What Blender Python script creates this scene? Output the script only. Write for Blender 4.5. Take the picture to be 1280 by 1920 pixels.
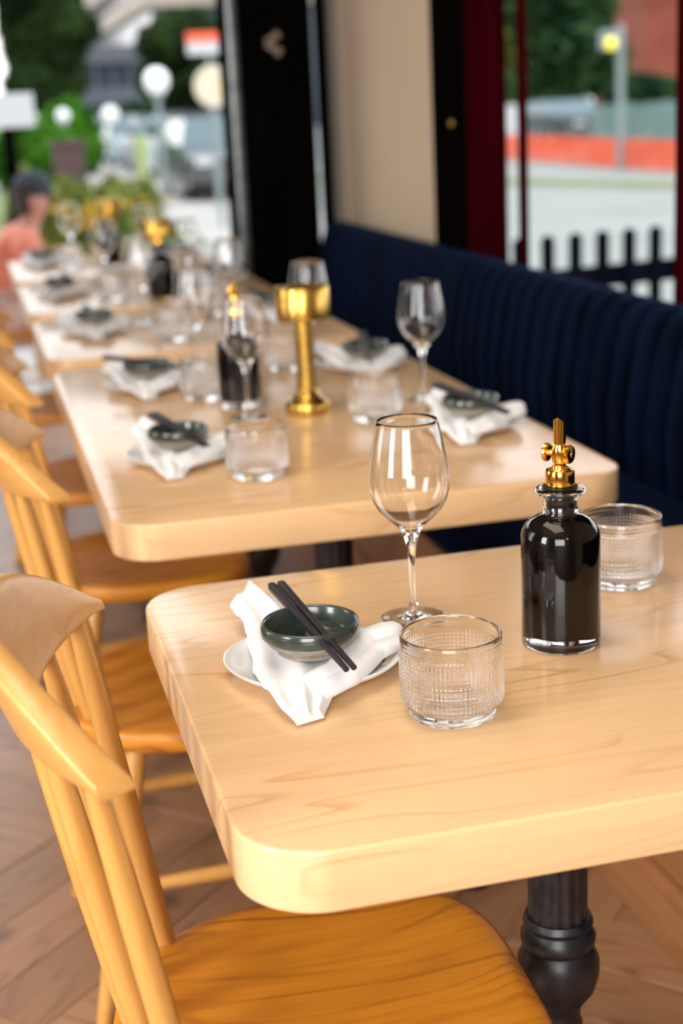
import bpy, bmesh, math, random
from math import pi, sin, cos, tan, radians, sqrt
from mathutils import Vector, Matrix, noise

for o in list(bpy.data.objects):
    bpy.data.objects.remove(o)
sc = bpy.context.scene
col = sc.collection
TZ = 0.75                                   # height of the table tops

# ------------------------------------------------------------------ camera
CAM = Vector((-0.1554, -1.0061, 0.559 + TZ))
CR = Vector((0.96766, -0.24776, -0.04752))
CU = Vector((0.1107, 0.24776, 0.96248))
CF = Vector((0.22669, 0.93661, -0.26717))
FPX = 2749.6
cd = bpy.data.cameras.new('camera')
cam = bpy.data.objects.new('camera', cd)
col.objects.link(cam)
m3 = Matrix((CR, CU, -CF)).transposed()
cam.matrix_world = Matrix.Translation(CAM) @ m3.to_4x4()
cd.sensor_fit = 'VERTICAL'
cd.sensor_height = 36.0
cd.lens = FPX / 1920 * 36
cd.clip_start = 0.05
cd.clip_end = 1000
cd.dof.use_dof = True
cd.dof.focus_distance = 1.42
cd.dof.aperture_fstop = 3.6
sc.camera = cam
sc.cycles.max_bounces = 24
sc.cycles.transmission_bounces = 20
sc.cycles.glossy_bounces = 8


def far(u, v, d):
    """a point d metres (measured level) out along the sight line of a bearing and height"""
    r = CR * (u - 640) / FPX - CU * (v - 960) / FPX + CF
    s = d / sqrt(r.x * r.x + r.y * r.y)
    return CAM + r * s


# ------------------------------------------------------------------ world, lights, exposure
w = bpy.data.worlds.new('overcast_sky')
sc.world = w
w.use_nodes = True
nt = w.node_tree
bg = nt.nodes['Background']
tc = nt.nodes.new('ShaderNodeTexCoord')
sp = nt.nodes.new('ShaderNodeSeparateXYZ')
rp = nt.nodes.new('ShaderNodeValToRGB')
nt.links.new(tc.outputs['Generated'], sp.inputs[0])
nt.links.new(sp.outputs[2], rp.inputs[0])
rp.color_ramp.elements[0].position = 0.0
rp.color_ramp.elements[0].color = (1.0, 0.98, 0.96, 1)
rp.color_ramp.elements[1].position = 0.8
rp.color_ramp.elements[1].color = (0.78, 0.88, 1.0, 1)
nt.links.new(rp.outputs[0], bg.inputs[0])
bg.inputs[1].default_value = 2.9


def area(name, loc, target, sx, sy, power, color):
    l = bpy.data.lights.new(name, 'AREA')
    l.shape = 'RECTANGLE'
    l.size, l.size_y, l.energy, l.color = sx, sy, power, color
    o = bpy.data.objects.new(name, l)
    col.objects.link(o)
    o.location = loc
    d = Vector(target) - Vector(loc)
    o.rotation_euler = d.to_track_quat('-Z', 'Y').to_euler()
    return o


# daylight through the two tall windows of the left wall and the one behind the camera
area('window_daylight', (-2.85, -0.7, 1.75), (0.4, 0.3, 0.8), 0.9, 2.1, 115, (0.98, 0.99, 1.0))
area('window_daylight', (-2.85, 2.3, 1.75), (0.4, 2.4, 0.7), 1.1, 2.1, 16, (1.0, 0.98, 0.96))
area('window_daylight', (-1.0, -2.72, 1.75), (0.3, 0.5, 0.8), 1.6, 1.9, 104, (0.97, 0.985, 1.0))
# added warm overhead fill, no known fixture, to brighten the table tops
area('added_top_fill', (-0.1, 0.5, 3.10), (-0.1, 0.5, 0), 1.0, 2.2, 31, (1.0, 0.92, 0.80))

vs = sc.view_settings
vs.view_transform = 'Standard'
vs.look = 'None'
vs.exposure = 0.0
vs.gamma = 1
vs.use_curve_mapping = False


# ------------------------------------------------------------------ materials
def mat(name, color, rough=0.5, metal=0.0, coat=0.0, trans=0.0, ior=1.45, emit=None, estr=0.0, coat_rough=0.1, sheen=0.0, spec=0.5):
    m = bpy.data.materials.new(name)
    m.use_nodes = True
    b = m.node_tree.nodes['Principled BSDF']
    b.inputs['Base Color'].default_value = (*color, 1)
    b.inputs['Roughness'].default_value = rough
    b.inputs['Metallic'].default_value = metal
    b.inputs['Coat Weight'].default_value = coat
    b.inputs['Coat Roughness'].default_value = coat_rough
    b.inputs['Transmission Weight'].default_value = trans
    b.inputs['IOR'].default_value = ior
    b.inputs['Sheen Weight'].default_value = sheen
    b.inputs['Specular IOR Level'].default_value = spec
    if emit:
        b.inputs['Emission Color'].default_value = (*emit, 1)
        b.inputs['Emission Strength'].default_value = estr
    return m


def N(m, t, **kw):
    n = m.node_tree.nodes.new(t)
    for k, v in kw.items():
        setattr(n, k, v)
    return n


def noisy(m, c1, c2, scale=(5, 5, 5), detail=4, bump=0.0, lo=0.35, hi=0.65, bscale=None, rnd=0.0):
    """two-tone noise colour, optional fine relief, optional per-object tone"""
    L = m.node_tree.links.new
    b = m.node_tree.nodes['Principled BSDF']
    t = N(m, 'ShaderNodeTexCoord')
    mp = N(m, 'ShaderNodeMapping')
    mp.inputs['Scale'].default_value = scale
    oi = N(m, 'ShaderNodeObjectInfo')
    sc_ = N(m, 'ShaderNodeVectorMath', operation='SCALE')
    sc_.inputs['Scale'].default_value = 31.0
    cmb = N(m, 'ShaderNodeCombineXYZ')
    for i in range(3):
        L(oi.outputs['Random'], cmb.inputs[i])
    L(cmb.outputs[0], sc_.inputs[0])
    add = N(m, 'ShaderNodeVectorMath', operation='ADD')
    L(t.outputs['Object'], add.inputs[0])
    L(sc_.outputs[0], add.inputs[1])
    L(add.outputs[0], mp.inputs[0])
    n = N(m, 'ShaderNodeTexNoise')
    n.inputs['Scale'].default_value = 1
    n.inputs['Detail'].default_value = detail
    L(mp.outputs[0], n.inputs['Vector'])
    r = N(m, 'ShaderNodeValToRGB')
    r.color_ramp.elements[0].position = lo
    r.color_ramp.elements[0].color = (*c1, 1)
    r.color_ramp.elements[1].position = hi
    r.color_ramp.elements[1].color = (*c2, 1)
    L(n.outputs['Fac'], r.inputs[0])
    out = r.outputs[0]
    if rnd:
        hs = N(m, 'ShaderNodeHueSaturation')
        mr = N(m, 'ShaderNodeMapRange')
        mr.inputs[3].default_value = 1 - rnd
        mr.inputs[4].default_value = 1 + rnd
        L(oi.outputs['Random'], mr.inputs[0])
        L(mr.outputs[0], hs.inputs['Value'])
        L(out, hs.inputs['Color'])
        out = hs.outputs[0]
    L(out, b.inputs['Base Color'])
    if bump:
        bp = N(m, 'ShaderNodeBump')
        bp.inputs['Strength'].default_value = bump
        bp.inputs['Distance'].default_value = 0.002
        L(n.outputs['Fac'], bp.inputs['Height'])
        L(bp.outputs[0], b.inputs['Normal'])
    return m


def wood(name, light, dark, line, axis=0, rough=0.35, coat=0.3, coat_rough=0.25, fig=1.0, density=1.0, linew=0.09, rnd=0.0, fleck=0.0):
    """grain: warped growth rings seen on a sawn face, plus fine pores"""
    m = mat(name, light, rough, coat=coat, coat_rough=coat_rough)
    L = m.node_tree.links.new
    b = m.node_tree.nodes['Principled BSDF']
    t = N(m, 'ShaderNodeTexCoord')
    oi = N(m, 'ShaderNodeObjectInfo')
    cmb = N(m, 'ShaderNodeCombineXYZ')
    for i in range(3):
        L(oi.outputs['Random'], cmb.inputs[i])
    sc_ = N(m, 'ShaderNodeVectorMath', operation='SCALE')
    sc_.inputs['Scale'].default_value = 17.0
    L(cmb.outputs[0], sc_.inputs[0])
    add = N(m, 'ShaderNodeVectorMath', operation='ADD')
    L(t.outputs['Object'], add.inputs[0])
    L(sc_.outputs[0], add.inputs[1])
    mp = N(m, 'ShaderNodeMapping')
    s = [6.0 * density] * 3
    s[axis] = 0.9 * density
    mp.inputs['Scale'].default_value = s
    L(add.outputs[0], mp.inputs[0])
    n1 = N(m, 'ShaderNodeTexNoise')
    n1.inputs['Scale'].default_value = 1.0
    n1.inputs['Detail'].default_value = 2.5
    n1.inputs['Roughness'].default_value = 0.45
    L(mp.outputs[0], n1.inputs['Vector'])
    # contour lines of the noise = cathedral figure
    mul = N(m, 'ShaderNodeMath', operation='MULTIPLY')
    mul.inputs[1].default_value = 16.0 * fig
    L(n1.outputs['Fac'], mul.inputs[0])
    fr = N(m, 'ShaderNodeMath', operation='FRACT')
    L(mul.outputs[0], fr.inputs[0])
    r = N(m, 'ShaderNodeValToRGB')
    e = r.color_ramp.elements
    e[0].position = 0.0
    e[0].color = (*line, 1)
    e[1].position = linew
    e[1].color = (*light, 1)
    x = e.new(0.80)
    x.color = (*[light[i] * .7 + dark[i] * .3 for i in range(3)], 1)
    x = e.new(1.0)
    x.color = (*line, 1)
    L(fr.outputs[0], r.inputs[0])
    # mask so that lines come and go
    mp3 = N(m, 'ShaderNodeMapping')
    s3 = [7.0 * density] * 3
    s3[axis] = 1.6 * density
    mp3.inputs['Scale'].default_value = s3
    L(add.outputs[0], mp3.inputs[0])
    n3 = N(m, 'ShaderNodeTexNoise')
    n3.inputs['Scale'].default_value = 1.0
    n3.inputs['Detail'].default_value = 2
    L(mp3.outputs[0], n3.inputs['Vector'])
    mr = N(m, 'ShaderNodeMapRange')
    mr.inputs[1].default_value = 0.42
    mr.inputs[2].default_value = 0.68
    L(n3.outputs['Fac'], mr.inputs[0])
    # broad tone and fine pores
    mp2 = N(m, 'ShaderNodeMapping')
    s2 = [140.0] * 3
    s2[axis] = 6.0
    mp2.inputs['Scale'].default_value = s2
    L(add.outputs[0], mp2.inputs[0])
    n2 = N(m, 'ShaderNodeTexNoise')
    n2.inputs['Scale'].default_value = 1.0
    n2.inputs['Detail'].default_value = 3
    L(mp2.outputs[0], n2.inputs['Vector'])
    base = N(m, 'ShaderNodeMix', data_type='RGBA')
    base.inputs[6].default_value = (*light, 1)
    base.inputs[7].default_value = (*dark, 1)
    mr2 = N(m, 'ShaderNodeMapRange')
    mr2.inputs[1].default_value = 0.40
    mr2.inputs[2].default_value = 0.80
    L(n2.outputs['Fac'], mr2.inputs[0])
    L(mr2.outputs[0], base.inputs[0])
    mix = N(m, 'ShaderNodeMix', data_type='RGBA')
    L(mr.outputs[0], mix.inputs[0])
    L(base.outputs[2], mix.inputs[6])
    L(r.outputs[0], mix.inputs[7])
    out = mix.outputs[2]
    if rnd:
        hs = N(m, 'ShaderNodeHueSaturation')
        m2 = N(m, 'ShaderNodeMapRange')
        m2.inputs[3].default_value = 1 - rnd
        m2.inputs[4].default_value = 1 + rnd
        L(oi.outputs['Random'], m2.inputs[0])
        L(m2.outputs[0], hs.inputs['Value'])
        L(out, hs.inputs['Color'])
        out = hs.outputs[0]
    if fleck:
        nk = N(m, 'ShaderNodeTexNoise')
        nk.inputs['Scale'].default_value = 7.0
        nk.inputs['Detail'].default_value = 1
        L(add.outputs[0], nk.inputs['Vector'])
        rk = N(m, 'ShaderNodeMapRange')
        rk.inputs[1].default_value = 0.68
        rk.inputs[2].default_value = 0.78
        rk.inputs[4].default_value = fleck
        L(nk.outputs['Fac'], rk.inputs[0])
        mk = N(m, 'ShaderNodeMix', data_type='RGBA')
        mk.inputs[7].default_value = (0.06, 0.03, 0.015, 1)
        L(rk.outputs[0], mk.inputs[0])
        L(out, mk.inputs[6])
        out = mk.outputs[2]
    L(out, b.inputs['Base Color'])
    return m


M = {}
M['maple'] = wood('pale_maple', (0.74, 0.475, 0.25), (0.68, 0.42, 0.205), (0.54, 0.24, 0.085), 0, 0.5, 0.72, 0.15, 1.0, 1.15, 0.06)
M['maple'].node_tree.nodes['Principled BSDF'].inputs['Specular IOR Level'].default_value = 0.12
M['chair'] = wood('honey_beech', (0.62, 0.305, 0.075), (0.55, 0.25, 0.05), (0.55, 0.24, 0.05), 2, 0.38, 0.35, 0.25, 0.5, 1.3, 0.1)
M['seat'] = wood('honey_seat', (0.60, 0.225, 0.014), (0.47, 0.15, 0.008), (0.20, 0.05, 0.004), 0, 0.45, 0.12, 0.28, 1.1, 1.1, 0.22)
M['crest'] = wood('honey_crest', (0.66, 0.34, 0.095), (0.59, 0.285, 0.07), (0.56, 0.25, 0.055), 1, 0.36, 0.4, 0.25, 0.5, 1.2, 0.05)
M['floor'] = wood('oak_floor', (0.36, 0.19, 0.095), (0.24, 0.11, 0.05), (0.14, 0.06, 0.025), 0, 0.42, 0.22, 0.3, 0.9, 1.2, 0.14, rnd=0.16, fleck=0.75)
M['plinth'] = wood('stained_oak_panel', (0.36, 0.155, 0.06), (0.25, 0.095, 0.03), (0.18, 0.06, 0.02), 1, 0.4, 0.25, 0.25, 0.8, 1.0, 0.1)
M['iron'] = noisy(mat('black_cast_iron', (0.012, 0.011, 0.012), 0.38, metal=0.0, spec=0.6), (0.008, 0.007, 0.008), (0.018, 0.016, 0.018), (60, 60, 60), bump=0.35)
M['velvet'] = noisy(mat('navy_velvet', (0.004, 0.009, 0.03), 0.9, sheen=0.02, spec=0.03), (0.0005, 0.0010, 0.003), (0.0015, 0.0042, 0.016), (14, 14, 2.0))
M['velvet'].node_tree.nodes['Principled BSDF'].inputs['Sheen Weight'].default_value = 0.05
M['velvet'].node_tree.nodes['Principled BSDF'].inputs['Sheen Tint'].default_value = (0.15, 0.35, 1.0, 1)
M['black'] = noisy(mat('black_paint', (0.006, 0.005, 0.004), 0.9, spec=0.0), (0.0015, 0.0012, 0.001), (0.003, 0.0026, 0.002), (9, 9, 2))
M['beige'] = noisy(mat('beige_plaster', (0.40, 0.29, 0.185), 0.7), (0.58, 0.43, 0.285), (0.60, 0.45, 0.30), (3, 3, 3), bump=0.05)
M['mark'] = mat('faded_cream_metal', (0.24, 0.17, 0.13), 0.6)
M['beige_grey'] = noisy(mat('taupe_plaster', (0.36, 0.28, 0.21), 0.7), (0.42, 0.32, 0.245), (0.45, 0.35, 0.265), (3, 3, 3))
M['red'] = noisy(mat('oxblood_paint', (0.055, 0.003, 0.006), 0.8, spec=0.0), (0.022, 0.0008, 0.002), (0.035, 0.0012, 0.003), (9, 9, 2))
M['alu'] = noisy(mat('brushed_aluminium', (0.20, 0.21, 0.20), 0.32, metal=0.8), (0.16, 0.17, 0.165), (0.26, 0.27, 0.26), (2, 2, 30))
M['white_wall'] = noisy(mat('cream_wall', (0.16, 0.12, 0.09), 0.7), (0.15, 0.11, 0.08), (0.17, 0.13, 0.10), (2, 2, 2))
M['ceiling'] = noisy(mat('warm_ceiling', (0.30, 0.21, 0.13), 0.8), (0.28, 0.19, 0.12), (0.32, 0.23, 0.14), (2, 2, 2))
M['glass'] = mat('clear_glass', (1, 1, 1), 0.0, trans=1.0, ior=1.45)
M['crystal'] = mat('crystal_glass', (1, 1, 1), 0.0, trans=1.0, ior=1.42)
M['pane'] = mat('window_pane', (1, 1, 1), 0.0, trans=1.0, ior=1.02)
M['porcelain'] = noisy(mat('white_porcelain', (0.78, 0.77, 0.76), 0.25, coat=0.4, coat_rough=0.1), (0.76, 0.75, 0.74), (0.80, 0.79, 0.78), (40, 40, 40))
M['linen'] = noisy(mat('white_linen', (0.84, 0.83, 0.83), 0.85, sheen=0.2), (0.76, 0.75, 0.75), (0.80, 0.79, 0.79), (60, 60, 60), bump=0.3)
M['celadon'] = noisy(mat('dark_green_glaze', (0.035, 0.062, 0.045), 0.22, coat=0.6, coat_rough=0.12), (0.022, 0.031, 0.025), (0.045, 0.058, 0.047), (30, 30, 60))
M['clay'] = noisy(mat('raw_clay', (0.30, 0.25, 0.19), 0.6), (0.25, 0.21, 0.16), (0.34, 0.29, 0.23), (90, 90, 200))
M['chop'] = noisy(mat('black_melamine', (0.016, 0.014, 0.016), 0.42, spec=0.5), (0.014, 0.012, 0.014), (0.022, 0.019, 0.022), (30, 30, 30))
M['gold'] = noisy(mat('polished_gold', (0.95, 0.55, 0.10), 0.12, metal=1.0), (0.92, 0.50, 0.08), (0.98, 0.60, 0.13), (20, 20, 20))
M['brass'] = noisy(mat('brushed_brass', (0.78, 0.50, 0.14), 0.27, metal=1.0), (0.52, 0.31, 0.06), (0.60, 0.36, 0.08), (3, 3, 120))
M['soy'] = mat('dark_soy_sauce', (0.003, 0.0015, 0.001), 0.25, spec=0.05)
# dried droplets on the inside of the bottle: fine relief
_m = M['soy']
_n = N(_m, 'ShaderNodeTexNoise')
_n.inputs['Scale'].default_value = 420
_n.inputs['Detail'].default_value = 3
_b = N(_m, 'ShaderNodeBump')
_b.inputs['Strength'].default_value = 0.06
_b.inputs['Distance'].default_value = 0.001
_t = N(_m, 'ShaderNodeTexCoord')
_m.node_tree.links.new(_t.outputs['Object'], _n.inputs['Vector'])
_m.node_tree.links.new(_n.outputs['Fac'], _b.inputs['Height'])
_m.node_tree.links.new(_b.outputs[0], _m.node_tree.nodes['Principled BSDF'].inputs['Normal'])
M['rubber'] = noisy(mat('black_rubber', (0.008, 0.007, 0.006), 0.5, spec=.2), (0.006, 0.005, 0.005), (0.01, 0.009, 0.008), (50, 50, 50))
M['motif_dark'] = mat('painted_leaf_brown', (0.10, 0.065, 0.04), 0.3)
M['motif_grey'] = mat('painted_leaf_grey', (0.13, 0.12, 0.09), 0.3)
M['motif_cream'] = mat('painted_petal_cream', (0.72, 0.60, 0.36), 0.3)
M['motif_rose'] = mat('painted_petal_rose', (0.42, 0.20, 0.15), 0.3)
M['lampglow'] = mat('opal_lamp_glass', (0.9, 0.85, 0.75), 0.3, emit=(1.0, 0.9, 0.75), estr=30)
M['globe'] = mat('street_globe_white', (0.9, 0.9, 0.9), 0.4)
# street
M['paving'] = noisy(mat('pale_pavement', (0.36, 0.32, 0.29), 0.9), (0.33, 0.30, 0.27), (0.39, 0.35, 0.31), (0.6, 0.6, 0.6))
M['slab'] = noisy(mat('pale_paving_slab', (0.36, 0.32, 0.29), 0.9), (0.34, 0.31, 0.28), (0.38, 0.34, 0.31), (3, 3, 3), rnd=0.06)
M['asphalt'] = noisy(mat('grey_asphalt', (0.17, 0.18, 0.175), 0.9), (0.16, 0.17, 0.165), (0.19, 0.20, 0.19), (0.4, 0.4, 0.4))  # light grey street ground, tone varies at random
M['concrete'] = noisy(mat('pale_concrete', (0.24, 0.25, 0.215), 0.9), (0.22, 0.23, 0.20), (0.26, 0.27, 0.235), (0.5, 0.5, 0.5))
M['grass'] = noisy(mat('verge_grass', (0.14, 0.16, 0.05), 0.9), (0.11, 0.13, 0.04), (0.17, 0.19, 0.06), (3, 3, 3))
M['leaf'] = noisy(mat('dark_tree_leaf', (0.02, 0.05, 0.013), 0.8, spec=0.08), (0.006, 0.016, 0.005), (0.034, 0.060, 0.014), (0.8, 0.8, 0.8))
M['leaf_cool'] = noisy(mat('cool_tree_leaf', (0.025, 0.07, 0.03), 0.8, spec=0.08), (0.009, 0.026, 0.010), (0.045, 0.095, 0.030), (0.8, 0.8, 0.8))
M['leaf_bright'] = noisy(mat('bright_bush_leaf', (0.07, 0.20, 0.02), 0.8, spec=0.08), (0.020, 0.075, 0.006), (0.075, 0.22, 0.014), (1.5, 1.5, 1.5))
M['leaf_flower'] = noisy(mat('meadow_leaf', (0.16, 0.20, 0.05), 0.8, spec=0.08), (0.07, 0.10, 0.02), (0.19, 0.20, 0.045), (3, 3, 3))
M['petal'] = noisy(mat('yellow_petal', (0.75, 0.42, 0.02), 0.6), (0.62, 0.27, 0.01), (0.70, 0.42, 0.02), (9, 9, 9))
M['bark'] = noisy(mat('grey_bark', (0.10, 0.075, 0.055), 0.9), (0.07, 0.05, 0.04), (0.13, 0.10, 0.08), (5, 5, 1))
M['tower_white'] = noisy(mat('pale_tower_cladding', (0.50, 0.42, 0.34), 0.8), (0.33, 0.27, 0.21), (0.38, 0.32, 0.26), (0.2, 0.2, 0.2))
M['tower_glass'] = mat('tower_window_glass', (0.045, 0.055, 0.08), 0.15)
M['blue_glass'] = mat('blue_tower_glass', (0.10, 0.16, 0.20), 0.2)
M['grey_block'] = noisy(mat('grey_render', (0.16, 0.17, 0.19), 0.8), (0.08, 0.085, 0.10), (0.12, 0.125, 0.14), (0.2, 0.2, 0.2))
M['brick'] = noisy(mat('red_brick', (0.34, 0.10, 0.055), 0.85), (0.20, 0.045, 0.022), (0.26, 0.065, 0.035), (0.6, 0.6, 0.6))
M['orange'] = noisy(mat('orange_barrier_mesh', (0.95, 0.13, 0.03), 0.6), (0.75, 0.065, 0.010), (0.82, 0.10, 0.02), (2, 2, 2))
M['carwhite'] = mat('white_car_paint', (0.62, 0.66, 0.68), 0.25, coat=0.5)
M['cardark'] = mat('dark_green_car_paint', (0.02, 0.035, 0.035), 0.25, coat=0.5)
M['carblack'] = mat('black_car_paint', (0.015, 0.015, 0.018), 0.25, coat=0.5)
M['carsilver'] = mat('silver_car_paint', (0.32, 0.40, 0.42), 0.25, coat=0.5)
M['carglass'] = mat('car_window_glass', (0.10, 0.14, 0.15), 0.08)
M['signwhite'] = mat('white_sign', (0.50, 0.50, 0.50), 0.5)
M['signcream'] = mat('cream_sign', (0.62, 0.54, 0.40), 0.5)
M['signyellow'] = mat('yellow_sign_patch', (0.80, 0.55, 0.05), 0.5)
M['signred'] = mat('red_sign', (0.85, 0.12, 0.06), 0.5)
M['yellowlamp'] = mat('yellow_signal_lens', (0.85, 0.7, 0.05), 0.3, emit=(0.9, 0.72, 0.06), estr=0.6)
M['greypole'] = mat('galvanised_pole', (0.22, 0.26, 0.26), 0.5, metal=0.3)
M['brownbox'] = noisy(mat('brown_planter', (0.07, 0.035, 0.035), 0.7), (0.06, 0.03, 0.03), (0.08, 0.04, 0.04), (3, 3, 3))
M['picket'] = noisy(mat('navy_black_fence_paint', (0.010, 0.010, 0.022), 0.9, spec=0.0), (0.003, 0.003, 0.007), (0.006, 0.006, 0.012), (5, 5, 2))
M['skin'] = noisy(mat('skin', (0.62, 0.30, 0.22), 0.5), (0.58, 0.27, 0.20), (0.65, 0.33, 0.25), (8, 8, 8))
M['coral'] = noisy(mat('coral_shirt', (0.90, 0.24, 0.15), 0.85), (0.68, 0.20, 0.13), (0.76, 0.26, 0.18), (12, 12, 12))
M['cap'] = noisy(mat('charcoal_cap', (0.03, 0.035, 0.045), 0.8), (0.025, 0.03, 0.04), (0.04, 0.045, 0.055), (20, 20, 20))
M['hair'] = noisy(mat('dark_hair', (0.025, 0.015, 0.012), 0.6), (0.02, 0.012, 0.01), (0.035, 0.02, 0.015), (60, 60, 9))
M['shorts'] = noisy(mat('pale_pink_cotton', (0.72, 0.50, 0.45), 0.85), (0.70, 0.48, 0.43), (0.75, 0.53, 0.48), (12, 12, 12))
M['shoe'] = mat('white_trainer', (0.78, 0.78, 0.76), 0.6)
M['teal_roof'] = noisy(mat('pale_teal_hoarding', (0.20, 0.30, 0.28), 0.7), (0.09, 0.155, 0.14), (0.13, 0.20, 0.18), (0.5, 0.5, 0.5))


# ------------------------------------------------------------------ mesh helpers
class MB:
    def __init__(self):
        self.v, self.f = [], []

    def add(self, vs_, fs_):
        o = len(self.v)
        self.v += [tuple(p) for p in vs_]
        self.f += [tuple(i + o for i in f) for f in fs_]
        return self

    def box(self, x0, x1, y0, y1, z0, z1):
        self.add([(x0, y0, z0), (x1, y0, z0), (x1, y1, z0), (x0, y1, z0), (x0, y0, z1), (x1, y0, z1), (x1, y1, z1), (x0, y1, z1)],
                 [(0, 3, 2, 1), (4, 5, 6, 7), (0, 1, 5, 4), (1, 2, 6, 5), (2, 3, 7, 6), (3, 0, 4, 7)])
        return self

    def lathe(self, prof, n=32, c=(0, 0, 0), close=False, rfun=None):
        """prof: list of (r, z); closed caps where r == 0"""
        rows = []
        vs_, fs_ = [], []
        for k, (r, z) in enumerate(prof):
            if r < 1e-6:
                rows.append([len(vs_)])
                vs_.append((c[0], c[1], c[2] + z))
            else:
                row = []
                for i in range(n):
                    a = 2 * pi * i / n
                    rr = rfun(r, z, a, k) if rfun else r
                    row.append(len(vs_))
                    vs_.append((c[0] + rr * cos(a), c[1] + rr * sin(a), c[2] + z))
                rows.append(row)
        pairs = list(zip(rows[:-1], rows[1:]))
        if close:
            pairs.append((rows[-1], rows[0]))
        for a, b in pairs:
            for i in range(n):
                j = (i + 1) % n
                if len(a) == 1 and len(b) == 1:
                    continue
                if len(a) == 1:
                    fs_.append((a[0], b[j], b[i]))
                elif len(b) == 1:
                    fs_.append((a[i], a[j], b[0]))
                else:
                    fs_.append((a[i], a[j], b[j], b[i]))
        return self.add(vs_, fs_)

    def tube(self, pts, rad, n=12, caps=True, sx=1.0, sy=1.0, up=(0, 0, 1)):
        pts = [Vector(p) for p in pts]
        if not isinstance(rad, (list, tuple)):
            rad = [rad] * len(pts)
        vs_, fs_ = [], []
        for k, p in enumerate(pts):
            t = (pts[min(k + 1, len(pts) - 1)] - pts[max(k - 1, 0)]).normalized()
            u = Vector(up)
            if abs(t.dot(u)) > 0.95:
                u = Vector((1, 0, 0))
            s = t.cross(u).normalized()
            q = s.cross(t).normalized()
            for i in range(n):
                a = 2 * pi * i / n
                vs_.append(p + s * cos(a) * rad[k] * sx + q * sin(a) * rad[k] * sy)
        for k in range(len(pts) - 1):
            for i in range(n):
                j = (i + 1) % n
                fs_.append((k * n + i, k * n + j, (k + 1) * n + j, (k + 1) * n + i))
        if caps:
            fs_.append(tuple(range(n - 1, -1, -1)))
            fs_.append(tuple((len(pts) - 1) * n + i for i in range(n)))
        return self.add(vs_, fs_)

    def prism(self, outline, z0, z1, r=0.0, seg=3):
        """outline in xy with rounded top and bottom arris of radius r (outline convex)"""
        n = len(outline)
        cx = sum(p[0] for p in outline) / n
        cy = sum(p[1] for p in outline) / n
        nr = []
        for i in range(n):
            a, b = Vector(outline[i - 1]), Vector(outline[(i + 1) % n])
            t = (b - a).normalized()
            nr.append(Vector((t.y, -t.x)))
        rows = []
        if r > 0:
            for k in range(seg + 1):
                a = pi / 2 * k / seg
                rows.append((r * (1 - sin(a)), z0 + r * (1 - cos(a))))
            for k in range(seg + 1):
                a = pi / 2 * k / seg
                rows.append((r * (1 - cos(a)), z1 - r * (1 - sin(a))))
        else:
            rows = [(0, z0), (0, z1)]
        vs_, fs_ = [], []
        for ins, z in rows:
            for i in range(n):
                vs_.append((outline[i][0] - nr[i].x * ins, outline[i][1] - nr[i].y * ins, z))
        R = len(rows)
        for k in range(R - 1):
            for i in range(n):
                j = (i + 1) % n
                fs_.append((k * n + i, k * n + j, (k + 1) * n + j, (k + 1) * n + i))
        fs_.append(tuple(range(n - 1, -1, -1)))
        fs_.append(tuple((R - 1) * n + i for i in range(n)))
        return self.add(vs_, fs_)

    def grid(self, fn, nu, nv, closed_u=False):
        vs_ = [fn(i / (nu if closed_u else nu - 1), j / (nv - 1)) for i in range(nu) for j in range(nv)]
        fs_ = []
        for i in range(nu if closed_u else nu - 1):
            for j in range(nv - 1):
                a = i * nv + j
                b = ((i + 1) % nu) * nv + j
                fs_.append((a, b, b + 1, a + 1))
        return self.add(vs_, fs_)

    def mesh(self, name, m, smooth=True, ang=40):
        me = bpy.data.meshes.new(name)
        me.from_pydata(self.v, [], self.f)
        bm = bmesh.new()
        bm.from_mesh(me)
        bmesh.ops.recalc_face_normals(bm, faces=bm.faces)
        lim = radians(ang)
        if smooth:
            for f in bm.faces:
                f.smooth = True
            for e in bm.edges:
                if len(e.link_faces) == 2 and e.calc_face_angle(0) > lim:
                    e.smooth = False
        bm.to_mesh(me)
        bm.free()
        me.materials.append(m)
        return me

    def build(self, name, m, parent=None, loc=(0, 0, 0), smooth=True, ang=40):
        return ob(name, self.mesh(name, m, smooth, ang), parent, loc)


def ob(name, me, parent=None, loc=(0, 0, 0), rz=0.0):
    o = bpy.data.objects.new(name, me)
    col.objects.link(o)
    if parent:
        o.parent = parent
    o.location = loc
    o.rotation_euler = (0, 0, rz)
    return o


def thing(name, label, cat, loc=(0, 0, 0), rz=0.0, group=None):
    o = ob(name, None, None, loc, rz)
    o.empty_display_size = 0.1
    return tag(o, label, cat, group)


def tag(o, label=None, cat=None, group=None, kind=None):
    if label:
        o['label'] = label
    if cat:
        o['category'] = cat
    if group:
        o['group'] = group
    if kind:
        o['kind'] = kind
    return o


def struct(o, label=None):
    o['kind'] = 'structure'
    if label:
        o['label'] = label
        o['category'] = 'structure'
    return o


def dup(root, loc, rz, label, group=None):
    r = root.copy()
    col.objects.link(r)
    r.location = loc
    r.rotation_euler = (root.rotation_euler[0], root.rotation_euler[1], rz)
    r['label'] = label
    if group:
        r['group'] = group
    for ch in list(root.children):
        c = ch.copy()
        col.objects.link(c)
        c.parent = r
        for g in list(ch.children):
            d = g.copy()
            col.objects.link(d)
            d.parent = c
    return r


def rrect(x0, x1, y0, y1, r, seg=10):
    pts = []
    for (cx, cy, a0) in ((x1 - r, y1 - r, 0), (x0 + r, y1 - r, 90), (x0 + r, y0 + r, 180), (x1 - r, y0 + r, 270)):
        for k in range(seg + 1):
            a = radians(a0 + 90 * k / seg)
            pts.append((cx + r * cos(a), cy + r * sin(a)))
    return pts


def lerp(a, b, t):
    return a + (b - a) * t


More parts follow.
